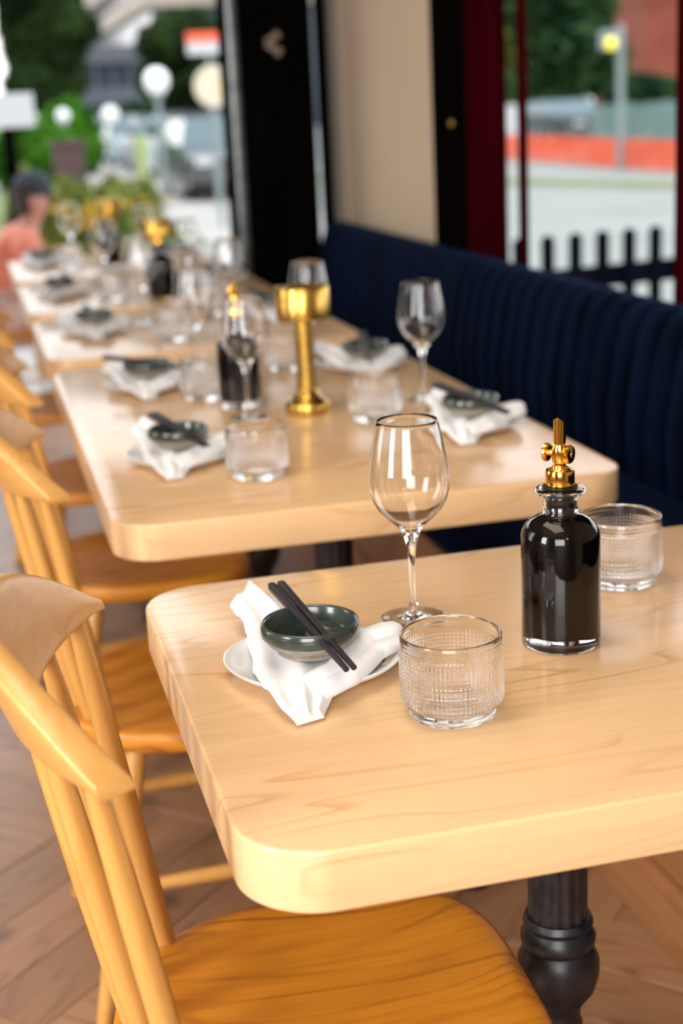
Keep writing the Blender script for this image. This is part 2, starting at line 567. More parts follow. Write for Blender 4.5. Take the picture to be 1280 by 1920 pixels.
def curve(keys, t):
    """smooth interpolation through (t, value) keys; value may be a tuple"""
    for (t0, a), (t1, b) in zip(keys[:-1], keys[1:]):
        if t <= t1 or (t1, b) == keys[-1]:
            s = max(0, min(1, (t - t0) / (t1 - t0)))
            s = s * s * (3 - 2 * s)
            if isinstance(a, tuple):
                return tuple(lerp(x, y, s) for x, y in zip(a, b))
            return lerp(a, b, s)


# ================================================================== THE ROOM
GZ = -0.15                                   # street level
FX0, FX1, FY0, FY1 = -2.9, 1.42, -3.9, 5.62

MB().box(-3.1, 1.62, -4.1, 5.8, -0.16, -0.012).build('floor', M['plinth'])
fl = bpy.data.objects['floor']
struct(fl)
# herringbone planks
PW, PLN = 0.13, 0.78
pm = MB().prism([(0.0008, 0.0008), (PLN - 0.0008, 0.0008), (PLN - 0.0008, PW - 0.0008), (0.0008, PW - 0.0008)], -0.012, 0.0, 0.0012, 1).mesh('plank', M['floor'])
rng = random.Random(4)
spots = []
cr, sr = cos(pi / 4), sin(pi / 4)
for i in range(-60, 80):
    for j in range(-14, 14):
        for kind in (0, 1):
            ox, oy = -PW * i + PLN * j, PW * i + PLN * j
            if kind:
                ox += PLN + PW
                ang = pi / 2
                cx, cy = ox - PW / 2, oy + PLN / 2
            else:
                ang = 0
                cx, cy = ox + PLN / 2, oy + PW / 2
            X, Y = cx * cr - cy * sr + 0.741, cx * sr + cy * cr + 0.966
            if not (-2.95 < X < 1.1 and -2.9 < Y < 5.75):
                continue
            d = Vector((X, Y, 0)) - CAM
            dep = d.dot(CF)
            seen = dep > 0.3 and -260 < 640 + FPX * d.dot(CR) / dep < 1540 and 960 - FPX * d.dot(CU) / dep < 2250
            x, y = ox * cr - oy * sr + 0.741, ox * sr + oy * cr + 0.966
            spots.append((0 if seen else 1, d.length, x, y, pi / 4 + ang))
spots.sort()
rest = MB()
for q, (sn, ds, x, y, a) in enumerate(spots):
    if q < 290:
        ob('plank', pm, fl, (x, y, rng.uniform(-0.0006, 0.0)), a)
    else:
        c_, s_ = cos(a), sin(a)
        e = 0.0008
        P4 = [(x + c_ * px - s_ * py, y + s_ * px + c_ * py) for px, py in ((e, e), (PLN - e, e), (PLN - e, PW - e), (e, PW - e))]
        rest.add([(*p, -0.0005) for p in P4] + [(*p, -0.012) for p in P4], [(0, 1, 2, 3), (0, 4, 5, 1), (1, 5, 6, 2), (2, 6, 7, 3), (3, 7, 4, 0)])
if rest.v:
    rest.build('planks_beyond', M['floor'], fl, smooth=False)['kind'] = 'stuff'

struct(MB().box(-3.1, 1.62, -4.1, 5.8, 3.15, 3.3).build('ceiling', M['ceiling']))
# left wall with two window openings
wl = MB()
wl.box(-3.1, -2.9, -4.1, -1.5, 0, 3.15).box(-3.1, -2.9, -0.3, 1.7, 0, 3.15).box(-3.1, -2.9, 2.9, 5.8, 0, 3.15)
wl.box(-3.1, -2.9, -1.5, -0.3, 0, 0.6).box(-3.1, -2.9, 1.7, 2.9, 0, 0.6).box(-3.1, -2.9, -1.5, -0.3, 2.9, 3.15).box(-3.1, -2.9, 1.7, 2.9, 2.9, 3.15)
struct(wl.build('wall_left', M['white_wall']))
wb = MB()
wb.box(-2.9, -1.9, -2.95, -2.80, 0, 3.15).box(-0.1, 1.42, -2.95, -2.80, 0, 3.15).box(-1.9, -0.1, -2.95, -2.80, 0, 0.75).box(-1.9, -0.1, -2.95, -2.80, 2.75, 3.15)
struct(wb.build('wall_back', M['white_wall']))
# front wall: open bay left of the black pillar
struct(MB().box(-3.1, 1.62, 5.45, 5.65, 2.38, 3.15).build('wall_front', M['black']))
struct(MB().box(-2.9, -1.6, 5.45, 5.65, 0, 3.0).build('wall_front', M['white_wall']))
# black pillar with its pale chevron mark
pil = MB().prism(rrect(1.022, 1.276, 5.02, 5.30, 0.006, 2), 0, 3.15).build('pillar', M['black'])
struct(pil)
chm = MB()
for (a, b) in (((0.0, 0.036), (-0.052, 0.0)), ((-0.052, 0.0), (0.004, -0.040))):
    pts = [Vector((a[0], 0, a[1])), Vector((lerp(a[0], b[0], .5), 0, lerp(a[1], b[1], .5))), Vector((b[0], 0, b[1]))]
    chm.tube(pts, [0.017, 0.013, 0.019], 10, up=(0, 1, 0), sx=1.0, sy=0.35)
o = chm.build('chevron_mark', M['mark'], pil, (1.142, 5.016, 1.56))
o['label'] = 'small pale chevron mark fixed to the black pillar'
# folding-door frame left of the pillar
dr = MB().box(0.936, 1.022, 5.20, 5.26, 0, 3.0).build('door_1', M['black'])
struct(dr)
MB().prism(rrect(0.962, 1.006, 5.175, 5.20, 0.004, 2), 0.03, 2.95).build('frame', M['alu'], dr)
MB().prism(rrect(1.008, 1.021, 5.185, 5.20, 0.004, 2), 0.03, 2.95).build('frame', M['black'], dr)
# narrow light between pillar and pier
wn = struct(MB().box(1.272, 1.29, 5.28, 5.34, 0, 3.0).build('window_3', M['black']))
MB().box(1.37, 1.42, 5.30, 5.36, 0, 3.0).build('frame', M['black'], wn)
MB().box(1.29, 1.37, 5.318, 5.324, 0.0, 3.0).build('pane', M['pane'], wn, smooth=False)
# beige pier on the right wall
struct(MB().box(1.42, 1.62, 3.87, 5.09, 0, 3.15).build('wall_right', M['beige']))
struct(MB().box(1.405, 1.60, 5.09, 5.45, 0, 3.15).build('wall_right', M['beige_grey']))
struct(MB().box(1.42, 1.55, -4.1, 0.75, 0, 3.15).build('wall_right', M['white_wall']))
struct(MB().box(1.42, 1.55, 0.75, 3.87, 0, 0.62).build('wall_right', M['black']))
struct(MB().box(1.42, 1.55, 0.75, 3.87, 2.10, 3.15).build('wall_right', M['black']))  # window head set low, out of view, to cut sky light on the tables
wr = struct(MB().box(1.405, 1.47, 3.60, 3.87, 0.62, 2.98).build('window_1', M['black']))
MB().prism(rrect(1.425, 1.475, 3.34, 3.50, 0.006, 2), 0.62, 2.98).build('jamb', M['red'], wr)
MB().prism(rrect(1.43, 1.475, 3.50, 3.60, 0.004, 2), 0.62, 2.98).build('jamb', M['red'], wr)
o = MB().lathe([(0, 0), (0.012, 0.002), (0.014, 0.01), (0.008, 0.016), (0, 0.018)], 14).build('catch', M['brass'], wr, (1.400, 3.62, 1.235))
o.rotation_euler = (0, -pi / 2, 0)
MB().prism(rrect(1.44, 1.462, 3.135, 3.168, 0.003, 2), 0.62, 2.98).build('stile', M['red'], wr)
MB().box(1.449, 1.455, 3.168, 3.34, 0.62, 2.98).build('pane', M['pane'], wr, smooth=False)
wr2 = struct(MB().prism(rrect(1.43, 1.47, 2.10, 2.145, 0.004, 2), 0.62, 2.98).build('window_2', M['red']))
MB().prism(rrect(1.43, 1.47, 0.75, 0.80, 0.004, 2), 0.62, 2.98).build('stile', M['red'], wr2)
MB().box(1.447, 1.453, 0.80, 2.10, 0.62, 2.98).build('pane', M['pane'], wr2, smooth=False)

# unseen cover added outside the right-hand windows to hold back sky light
aw = thing('added_sky_shade', 'added unseen cover blocking sky light above the right-hand windows, outside', 'added_sky_shade', (1.62, 2.3, 2.25))
MB().add([(0, -2.6, 0), (1.5, -2.6, -.35), (1.5, 1.45, -.35), (0, 1.45, 0), (0, -2.6, .02), (1.5, -2.6, -.33), (1.5, 1.45, -.33), (0, 1.45, .02)],
         [(0, 3, 2, 1), (4, 5, 6, 7), (0, 1, 5, 4), (1, 2, 6, 5), (2, 3, 7, 6), (3, 0, 4, 7)]).build('shade_sheet', M['velvet'], aw, smooth=False)
MB().box(1.49, 1.52, -2.6, 1.45, -.50, -.33).build('shade_lip', M['velvet'], aw, smooth=False)
for yy in (-2.55, 1.40):
    MB().tube([(0, yy, -.45), (1.48, yy, -.37)], 0.012, 8).build('shade_arm', M['black'], aw)

# pendant globe lamps over the dining room
pl = thing('pendant_lamp', 'opal globe pendant lamp hanging from the ceiling behind the camera', 'lamp', (0.36, -1.75, 2.15))
MB().lathe([(0, -0.11), (0.06, -0.095), (0.098, -0.05), (0.11, 0), (0.098, 0.05), (0.06, 0.095), (0, 0.11)], 24).build('globe', M['lampglow'], pl)
MB().tube([(0, 0, 0.11), (0, 0, 1.0)], 0.006, 8).build('rod', M['brass'], pl)
MB().lathe([(0, 0.10), (0.03, 0.10), (0.03, 0.13), (0, 0.14)], 16).build('cap', M['brass'], pl)

# ================================================================== TABLES
def pedestal(parent, y):
    n = 60
    flute = lambda r, z, a, k: r * (1 - 0.075 * (0.5 + 0.5 * cos(14 * a)) ** 2)
    c = MB().lathe([(0.0, 0.425), (0.033, 0.425), (0.033, 0.69), (0.0, 0.69)], 84, (0, 0, 0), rfun=flute)
    ped = c.build('pedestal_column', M['iron'], parent, (0.395, y, 0), ang=60)
    prof = [(0, 0.05), (0.055, 0.05), (0.060, 0.075), (0.042, 0.10), (0.030, 0.13), (0.026, 0.20), (0.024, 0.27), (0.027, 0.30), (0.024, 0.31),
            (0.026, 0.325), (0.040, 0.345), (0.0455, 0.365), (0.0455, 0.382), (0.040, 0.395), (0.037, 0.399), (0.041, 0.404), (0.042, 0.412), (0.038, 0.419), (0.0355, 0.423), (0.039, 0.430), (0.036, 0.437), (0, 0.438)]
    MB().lathe(prof, 32).build('turned_collar', M['iron'], ped)
    MB().box(-0.16, 0.16, -0.03, 0.03, 0.683, 0.6945).box(-0.03, 0.03, -0.16, 0.16, 0.684, 0.6945).build('top_plate', M['iron'], ped)
    foot = MB()
    pts, rad = [], []
    for k in range(9):
        t = k / 8
        pts.append((0.03 + 0.245 * t, 0, curve([(0, 0.085), (0.55, 0.045), (0.85, 0.040), (1, 0.022)], t)))
        rad.append(curve([(0, 0.028), (0.5, 0.020), (0.84, 0.034), (1, 0.012)], t))
    foot.tube(pts, rad, 12, sx=0.85, sy=1.0)
    foot.lathe([(0, 0), (0.030, 0), (0.030, 0.008), (0.018, 0.016), (0, 0.018)], 14, (0.25, 0, 0))
    fm = foot.mesh('foot', M['iron'])
    for k in range(4):
        f = ob('foot', fm, ped, (0, 0, 0), pi / 4 + k * pi / 2)
    return ped


def table(y0, y1, label, peds, x0=0.0, x1=0.79):
    t = thing('dining_table', label, 'table', (0, 0, 0), 0, 'pale wooden pedestal tables along the banquette')
    MB().prism(rrect(x0, x1, y0, y1, 0.072, 14), TZ - 0.055, TZ, 0.0035, 3).build('tabletop', M['maple'], t, ang=35)
    for y in peds:
        pedestal(t, y)
    return t


table(0.0, 0.705, 'nearest pale maple pedestal table, with the sharp glasses and black sauce bottle', [0.345])
table(0.995, 2.40, 'long pale maple table with the nearest brass lamp standing on it', [1.34, 2.05])
table(2.545, 3.31, 'pale maple table standing third in the row, just beyond the long table', [2.93])
table(3.455, 4.325, 'pale maple table standing fourth in the row, between the two blurred far ones', [3.89])
table(4.435, 5.30, 'farthest pale maple table, at the open front by the black pillar', [4.86])

# ================================================================== CHAIRS
def crest_mesh():
    mb = MB()
    nu, nv = 33, 20
    H = 0.225

    def fn(u, v):
        t = 2 * u - 1
        a = abs(t)
        y = H * t * (1.0 + 0.0 * a)
        bend = a ** 2.0
        xc = -0.168 + 0.073 * bend
        ztop = 0.905 - 0.080 * max(0, (a - 0.15) / 0.85) ** 2.6
        zbot = 0.808 + 0.010 * a ** 2
        th = 0.0145 + 0.0015 * a ** 2
        zc, hh = (ztop + zbot) / 2, max((ztop - zbot) / 2, 0.006)
        ph = 2 * pi * v
        # superellipse section, leaning back
        ca, sa = cos(ph), sin(ph)
        px = th * (abs(ca) ** 0.28) * (1 if ca > 0 else -1)
        pz = hh * (abs(sa) ** 0.28) * (1 if sa > 0 else -1)
        # normal of the curve in plan
        dxdt = 0.073 * 2 * a * (1 if t > 0 else -1)
        nrm = Vector((H, -dxdt)).normalized()
        lean = -(zc + pz - 0.856) * 0.36
        return (xc + nrm.x * px + lean, y + nrm.y * px, zc + pz)
    vs_ = [[fn(i / (nu - 1), j / nv) for j in range(nv)] for i in range(nu)]
    V = [p for r in vs_ for p in r]
    F = []
    for i in range(nu - 1):
        for j in range(nv):
            k = (j + 1) % nv
            F.append((i * nv + j, (i + 1) * nv + j, (i + 1) * nv + k, i * nv + k))
    F.append(tuple(range(nv)))
    F.append(tuple((nu - 1) * nv + j for j in range(nv - 1, -1, -1)))
    mb.add(V, F)
    return mb.mesh('crest_rail', M['crest'], ang=50)


def seat_mesh():
    mb = MB()
    n = 72
    ST, TH = 0.452, 0.032

    def rad(a):
        # plan outline about (0.11, 0): rounded back, nearly straight front
        c, s = cos(a), sin(a)
        hx = 0.205 if c > 0 else 0.215
        e = 3.4 if c > 0 else 2.3
        return 1.0 / ((abs(c) / hx) ** e + (abs(s) / 0.215) ** e) ** (1 / e)
    rows = []
    for s in (0.0, 0.2, 0.4, 0.55, 0.68, 0.80, 0.88, 0.93, 0.965):
        dep = -0.013 * max(0, 1 - (s / 0.88) ** 2) * 1.0
        rows.append((s, ST + dep))
    rows += [(0.985, ST - 0.002), (0.997, ST - 0.007), (1.0, ST - 0.014), (0.997, ST - 0.022), (0.985, ST - 0.029), (0.96, ST - TH), (0.0, ST - TH)]
    V, F, R = [], [], []
    for s, z in rows:
        if s == 0:
            R.append([len(V)])
            V.append((0.11, 0, z))
        else:
            R.append([len(V) + i for i in range(n)])
            for i in range(n):
                a = 2 * pi * i / n
                r = rad(a) * s
                zz = z
                if z > ST - 0.015 and s < 0.95:       # pommel ridge toward the front
                    zz += 0.006 * max(0, cos(a)) ** 3 * s * math.exp(-(r * sin(a) / 0.04) ** 2)
                V.append((0.11 + r * cos(a), r * sin(a), zz))
    for a, b in zip(R[:-1], R[1:]):
        for i in range(n):
            j = (i + 1) % n
            if len(a) == 1:
                F.append((a[0], b[i], b[j]))
            elif len(b) == 1:
                F.append((a[i], b[0], a[j]))
            else:
                F.append((a[i], b[i], b[j], a[j]))
    mb.add(V, F)
    return mb.mesh('seat', M['seat'], ang=60)


def make_chair(loc, label, group):
    t = thing('dining_chair', label, 'chair', loc, 0, group)
    ob('seat', seat_mesh(), t)
    ob('crest_rail', crest_mesh(), t)
    def spin(yb, yt, r0):
        tb = yb / 0.19
        tt = abs(yt) / 0.225
        xb = -0.075 + 0.052 * abs(tb) ** 2
        xt = -0.150 + 0.072 * tt ** 2
        pts, rr = [], []
        for k in range(9):
            s = k / 8
            pts.append((lerp(xb, xt, s), lerp(yb, yt, s), lerp(0.440, 0.820, s)))
            rr.append(r0 * (0.86 + 0.22 * sin(pi * min(1, s * 1.1)) ** 1.0) * (0.75 if k == 8 else 1))
        return MB().tube(pts, rr, 14)
    for yb, yt, r in ((-0.163, -0.186, 0.0118), (0.163, 0.186, 0.0118)):
        spin(yb, yt, r).build('back_post', M['chair'], t)
    for yb, yt, r in ((-0.098, -0.113, 0.0115), (-0.033, -0.038, 0.0115), (0.033, 0.038, 0.0115), (0.098, 0.113, 0.0115)):
        spin(yb, yt, r).build('spindle', M['chair'], t)
    L = {}
    for sx, sy in ((-1, -1), (-1, 1), (1, -1), (1, 1)):
        top = Vector((0.0 if sx < 0 else 0.235, sy * 0.135, 0.425))
        bot = Vector((-0.095 if sx < 0 else 0.285, sy * 0.200, 0.0))
        pts = [top.lerp(bot, k / 6) for k in range(7)]
        MB().tube(pts, [0.0150, 0.0175, 0.0185, 0.018, 0.016, 0.0138, 0.0115], 14).build('leg', M['chair'], t)
        L[(sx, sy)] = (top, bot)
    def at(k, z):
        a, b = L[k]
        return a.lerp(b, (0.425 - z) / 0.425)
    def bar(a, b, r=0.0105):
        pts = [a.lerp(b, k / 6) for k in range(7)]
        MB().tube(pts, [r * .8, r * .95, r * 1.08, r * 1.15, r * 1.08, r * .95, r * .8], 12).build('stretcher', M['chair'], t)
    for sy in (-1, 1):
        bar(at((-1, sy), 0.20), at((1, sy), 0.20))
    bar(at((-1, -1), 0.27), at((-1, 1), 0.27))
    bar(at((1, -1), 0.24), at((1, 1), 0.24))
    return t


CG = 'spindle-back wooden chairs along the left of the tables'
ch = make_chair((0.0, 0.24, 0), 'nearest honey wooden spindle-back chair, tucked under the nearest table', CG)
ch.rotation_euler[2] = radians(-2.5)
for y, dx, lab in ((1.15, 0.005, 'honey wooden spindle-back chair second from the front, at the near end of the long table'),
                   (1.86, 0.01, 'honey wooden spindle-back chair third from the front, at the far end of the long table'),
                   (2.62, 0.0, 'honey wooden spindle-back chair fourth from the front, at the third table'),
                   (3.62, -0.01, 'blurred honey wooden spindle-back chair at the fourth table')):
    dup(ch, (dx, y, 0), radians(-2 if y > 2 else 1), lab, CG)

# ================================================================== BANQUETTE
bq = thing('banquette', 'long navy velvet banquette with vertical channels and a wooden base under the windows', 'banquette', (0, 0, 0))
BY0, BY1 = -0.6, 5.0
MB().box(0.80, 1.40, BY0, BY1, 0, 0.33).build('wooden_base', M['plinth'], bq)
MB().prism([(0.785, BY0), (0.80, BY0), (0.80, BY1), (0.785, BY1)], 0, 0.125, 0.003, 2).build('plinth_board', M['plinth'], bq)
def cush(u, v):
    y = lerp(BY0, BY1, u)
    prof = [(1.25, 0.33), (0.83, 0.33), (0.792, 0.345), (0.78, 0.38), (0.782, 0.42), (0.80, 0.455), (0.84, 0.468), (1.0, 0.472), (1.25, 0.465)]
    k = v * (len(prof) - 1)
    i = min(int(k), len(prof) - 2)
    return (lerp(prof[i][0], prof[i + 1][0], k - i), y, lerp(prof[i][1], prof[i + 1][1], k - i))
MB().grid(cush, 2, 25).build('seat_cushion', M['velvet'], bq, ang=80)
MB().box(1.32, 1.395, BY0, BY1, 0.33, 0.825).build('back_board', M['velvet'], bq)
CW = 0.1
def chan(u, v):
    y = (u - 0.5) * CW
    b = 0.018 * (max(0.0, 1 - (2 * u - 1) ** 4) ** 0.5)
    prof = [(1.30, 0.455), (1.255, 0.47), (1.25, 0.60), (1.272, 0.74), (1.288, 0.80), (1.305, 0.832), (1.335, 0.845), (1.37, 0.838), (1.395, 0.815)]
    k = v * (len(prof) - 1)
    i = min(int(k), len(prof) - 2)
    x, z = lerp(prof[i][0], prof[i + 1][0], k - i), lerp(prof[i][1], prof[i + 1][1], k - i)
    if v < 0.6:
        x -= b * 0.8
    else:
        z += b * 0.35
        x -= b * 0.4 * max(0, (0.85 - v) / 0.25)
    return (x, y, z)
cm = MB().grid(chan, 7, 9).mesh('back_channel', M['velvet'], ang=80)
k = 0
while BY0 + CW * (k + 1) < BY1 + 0.01:
    ob('back_channel', cm, bq, (0, BY0 + CW * (k + 0.5), 0))
    k += 1

# ================================================================== TABLEWARE
PX, PY = 0.141, 0.376      # centre of the first plate on the table

def plate_meshes():
    f = lambda r, z, a, k: r * (1 + 0.018 * cos(2 * a + 0.8) + 0.010 * cos(3 * a) + 0.006 * sin(5 * a))
    p = MB().lathe([(0, 0.003), (0.052, 0.003), (0.060, 0.0005), (0.066, 0.003), (0.082, 0.010), (0.0895, 0.0155), (0.0905, 0.0175), (0.0885, 0.0183), (0.082, 0.0150), (0.068, 0.0090), (0.052, 0.0065), (0, 0.006)], 72, rfun=f)
    pm_ = p.mesh('plate', M['porcelain'], ang=70)
    def surf(r):
        return 0.0066 + (0.0 if r < 0.052 else (r - 0.052) * 0.255) + 0.0006
    def leafs(spec, m, name):
        mb = MB()
        for (x, y, ang, ln, wd) in spec:
            c, s = cos(ang), sin(ang)
            pts = []
            for k in range(9):
                tt = k / 8
                ww = wd * sin(pi * tt)
                for sg in (-1, 1):
                    px, py = x + c * ln * (tt - .5) - s * ww * sg, y + s * ln * (tt - .5) + c * ww * sg
                    pts.append((px, py, surf(sqrt(px * px + py * py)) + 0.0002))
            mb.add(pts, [(2 * k, 2 * k + 1, 2 * k + 3, 2 * k + 2) for k in range(8)])
        return mb.mesh(name, m)
    r_ = random.Random(8)
    dk, gr, crm, rs = [], [], [], []
    for k in range(13):
        a = radians(-72 + 52 * k / 12)
        rr = 0.066 + r_.uniform(-0.004, 0.006)
        dk.append((rr * cos(a), rr * sin(a), a + pi / 2 + r_.uniform(-.7, .7), 0.020, 0.0035))
        gr.append(((rr + .006) * cos(a), (rr + .006) * sin(a), a + pi / 2 + r_.uniform(-.4, .4), 0.022, 0.003))
    for fx, fy in ((0.067, -0.030), (0.060, -0.042)):
        for k in range(6):
            a = k * pi / 3
            crm.append((fx + 0.0055 * cos(a), fy + 0.0055 * sin(a), a, 0.011, 0.003))
    for fx, fy in ((0.045, -0.055), (0.036, -0.062)):
        for k in range(5):
            a = k * 2 * pi / 5
            rs.append((fx + 0.003 * cos(a), fy + 0.003 * sin(a), a, 0.007, 0.002))
    return pm_, [leafs(dk, M['motif_dark'], 'painted_leaf'), leafs(gr, M['motif_grey'], 'painted_leaf'), leafs(crm, M['motif_cream'], 'painted_blossom'), leafs(rs, M['motif_rose'], 'painted_blossom')]


PLM, PLD = plate_meshes()
FL = [False]
def set_plate(x, y, z, rz, label, detail):
    p = ob('plate', PLM, None, (x, y, z), rz)
    tag(p, label, 'plate', 'white plates at the place settings')
    if detail:
        for d in PLD:
            q = ob(d.name.split('.')[0], d, p, (0, 0, 0.0006))
            q['kind'] = 'stuff'
    return p


def napkin_mesh():
    mb = MB()
    # long flap, local coords about the plate centre: spine and half widths
    key = [(0.0, (-0.034, 0.172, 0.026, 0.022)), (0.16, (-0.026, 0.140, 0.025, 0.030)), (0.38, (-0.012, 0.085, 0.019, 0.044)), (0.62, (-0.018, 0.000, 0.0135, 0.052)),
           (0.80, (-0.022, -0.062, 0.0180, 0.044)), (0.93, (-0.030, -0.110, 0.012, 0.030)), (1.0, (-0.034, -0.134, 0.004, 0.015))]
    def top(u, v, lay):
        x, y, z, hw = curve(key, u)
        s = 2 * v - 1
        fold = 0.0050 * sin(7.5 * s + 3 * u) * (1 - 0.4 * abs(s)) + 0.006 * max(0, 1 - u * 2.2) * sin(4 * s + 1)
        fold += 0.0022 * noise.noise(Vector((s * 2.2, u * 9, 3)))
        crown = 0.013 * (1 - u * .45) * (1 - s * s) ** 0.6
        dirx, diry = (0.93, 0.30)
        wob = 0.0018 * sin(u * 19) + 0.0010 * sin(u * 43 + 1)
        zz = z + (crown + fold * 0.75 if lay else -0.0015)
        px, py = x + dirx * (s * hw + wob * s), y + diry * s * hw
        # never below plate / table
        r = sqrt(px * px + py * py)
        low = 0.0015 if r > 0.091 else (0.0085 if r < 0.06 else 0.0085 + (r - 0.06) * 0.36)
        low2 = low if lay == 0 else low + 0.003
        return (px, py, max(zz if lay else min(zz, z), low2))
    nu, nv = 60, 30
    mb.grid(lambda u, v: top(u, v, 1), nu, nv)
    mb.grid(lambda u, v: top(u, v, 0), nu, nv)
    # side walls
    V, F = [], []
    for ed in ([(i / (nu - 1), 0) for i in range(nu)], [(i / (nu - 1), 1) for i in range(nu)], [(0, j / (nv - 1)) for j in range(nv)], [(1, j / (nv - 1)) for j in range(nv)]):
        b0 = len(V)
        for (u, v) in ed:
            V.append(top(u, v, 1))
            V.append(top(u, v, 0))
        F += [(b0 + 2 * k, b0 + 2 * k + 1, b0 + 2 * k + 3, b0 + 2 * k + 2) for k in range(len(ed) - 1)]
    mb.add(V, F)
    # rolled tail, two soft tubes going right over the rim
    def roll(pts, rad, sx, sy, ph):
        n = 22
        V, F = [], []
        P = [Vector(p) for p in pts]
        for k, p in enumerate(P):
            t = (P[min(k + 1, len(P) - 1)] - P[max(k - 1, 0)]).normalized()
            s = t.cross(Vector((0, 0, 1))).normalized()
            q = s.cross(t)
            for i in range(n):
                a = 2 * pi * i / n
                rr = rad[k] * (1 + 0.07 * sin(3 * a + ph + k * .3) + 0.05 * noise.noise(Vector((a, k * .35, ph))))
                V.append(p + s * cos(a) * rr * sx + q * sin(a) * rr * sy)
        for k in range(len(P) - 1):
            for i in range(n):
                j = (i + 1) % n
                F.append((k * n + i, k * n + j, (k + 1) * n + j, (k + 1) * n + i))
        F += [tuple(range(n - 1, -1, -1)), tuple((len(P) - 1) * n + i for i in range(n))]
        mb.add(V, F)
    def path(keys, n=16):
        return [curve(keys, i / (n - 1)) for i in range(n)]
    kp = path([(0, (-0.030, -0.088, 0.017)), (0.35, (0.010, -0.066, 0.020)), (0.7, (0.052, -0.012, 0.029)), (1, (0.094, 0.000, 0.033))])
    roll(kp, [lerp(0.012, 0.0145, min(1, i / 8)) * (1 if i < 14 else (0.8 if i == 14 else 0.45)) for i in range(16)], 1.25, 0.80, 0.5)
    kp = path([(0, (-0.020, -0.100, 0.0150)), (0.35, (0.016, -0.078, 0.0185)), (0.7, (0.056, -0.031, 0.0235)), (1, (0.092, -0.013, 0.027))])
    roll(kp, [lerp(0.010, 0.0125, min(1, i / 8)) * (1 if i < 14 else (0.8 if i == 14 else 0.45)) for i in range(16)], 1.25, 0.78, 2.0)
    return mb.mesh('napkin', M['linen'], ang=75)


NKM = napkin_mesh()

BWZ = 0.0135
def bowl_meshes():
    g = MB().lathe([(0.0, 0.0075), (0.030, 0.008), (0.0385, 0.011), (0.0430, 0.018), (0.0452, 0.0285), (0.0465, 0.0310), (0.0482, 0.0312), (0.0496, 0.0295), (0.0505, 0.0245), (0.0502, 0.0185), (0.0470, 0.0150)], 64)
    c = MB().lathe([(0.0470, 0.0150), (0.0440, 0.0105), (0.0380, 0.0055), (0.0350, 0.0030), (0.0345, 0.0), (0.0300, 0.0), (0.0, 0.0015)], 64)
    return g.mesh('sauce_bowl', M['celadon'], ang=70), c.mesh('unglazed_foot', M['clay'], ang=70)


BGM, BCM = bowl_meshes()
def chop_mesh():
    L = 0.232
    mb = MB()
    prof = [(0.0, 0.0030, 4), (0.35, 0.0033, 4), (0.7, 0.0040, 4), (0.985, 0.0044, 4), (1.0, 0.0040, 4)]
    V, F = [], []
    n = 16
    for t, r, _ in prof:
        e = lerp(1.0, 0.42, min(1, t * 1.6))     # round tip to square grip
        for i in range(n):
            a = 2 * pi * i / n
            ca, sa = cos(a), sin(a)
            V.append((L * t, r * (abs(ca) ** e) * (1 if ca > 0 else -1), r * (abs(sa) ** e) * (1 if sa > 0 else -1)))
    for k in range(len(prof) - 1):
        for i in range(n):
            j = (i + 1) % n
            F.append((k * n + i, k * n + j, (k + 1) * n + j, (k + 1) * n + i))
    F += [tuple(range(n - 1, -1, -1)), tuple((len(prof) - 1) * n + i for i in range(n))]
    mb.add(V, F)
    return mb.mesh('chopstick', M['chop'], ang=35)


CHM = chop_mesh()
C_LO, C_HI = Vector((0.0100, -0.135, 0.0395)), Vector((-0.0100, 0.096, 0.0530))

def setting(x, y, rz, where, detail=False, chrz=0.0):
    set_plate(x, y, TZ, rz, 'white plate under the folded napkin ' + where, detail)
    n = ob('napkin', NKM, None, (x, y, TZ + 0.0003), rz)
    tag(n, 'crumpled white cloth napkin under the green bowl ' + where, 'napkin', 'white cloth napkins on the plates')
    c, s = cos(rz), sin(rz)
    R = lambda p: (x + c * p[0] - s * p[1], y + s * p[0] + c * p[1], TZ + p[2])
    b = ob('sauce_bowl', BGM, None, R((-0.005, -0.020, BWZ + 0.0175)), rz)
    tag(b, 'small dark green sauce bowl on the napkin ' + where, 'bowl', 'dark green sauce bowls')
    q = ob('unglazed_foot', BCM, b)
    q['label'] = 'bare beige clay underside'
    d = (C_HI - C_LO).normalized()
    for k, side in ((0, 'right'), (1, 'left')):
        p0 = C_LO + Vector((-0.0078 * k, -0.002 * k, 0.012))
        dd = Matrix.Rotation(rz + chrz + 0.012 * k, 3, 'Z') @ d
        mid = Vector(R((-0.005, -0.02, 0)))
        base = Vector(R(p0))
        rel = Matrix.Rotation(chrz, 3, 'Z') @ Vector((base.x - mid.x, base.y - mid.y, 0))
        base = Vector((mid.x + rel.x, mid.y + rel.y, base.z))
        o = ob('chopstick', CHM, None, base)
        o.rotation_euler = dd.to_track_quat('X', 'Z').to_euler()
        tag(o, '%s black chopstick across the bowl %s' % (side, where), 'chopstick', 'black chopsticks across the bowls')


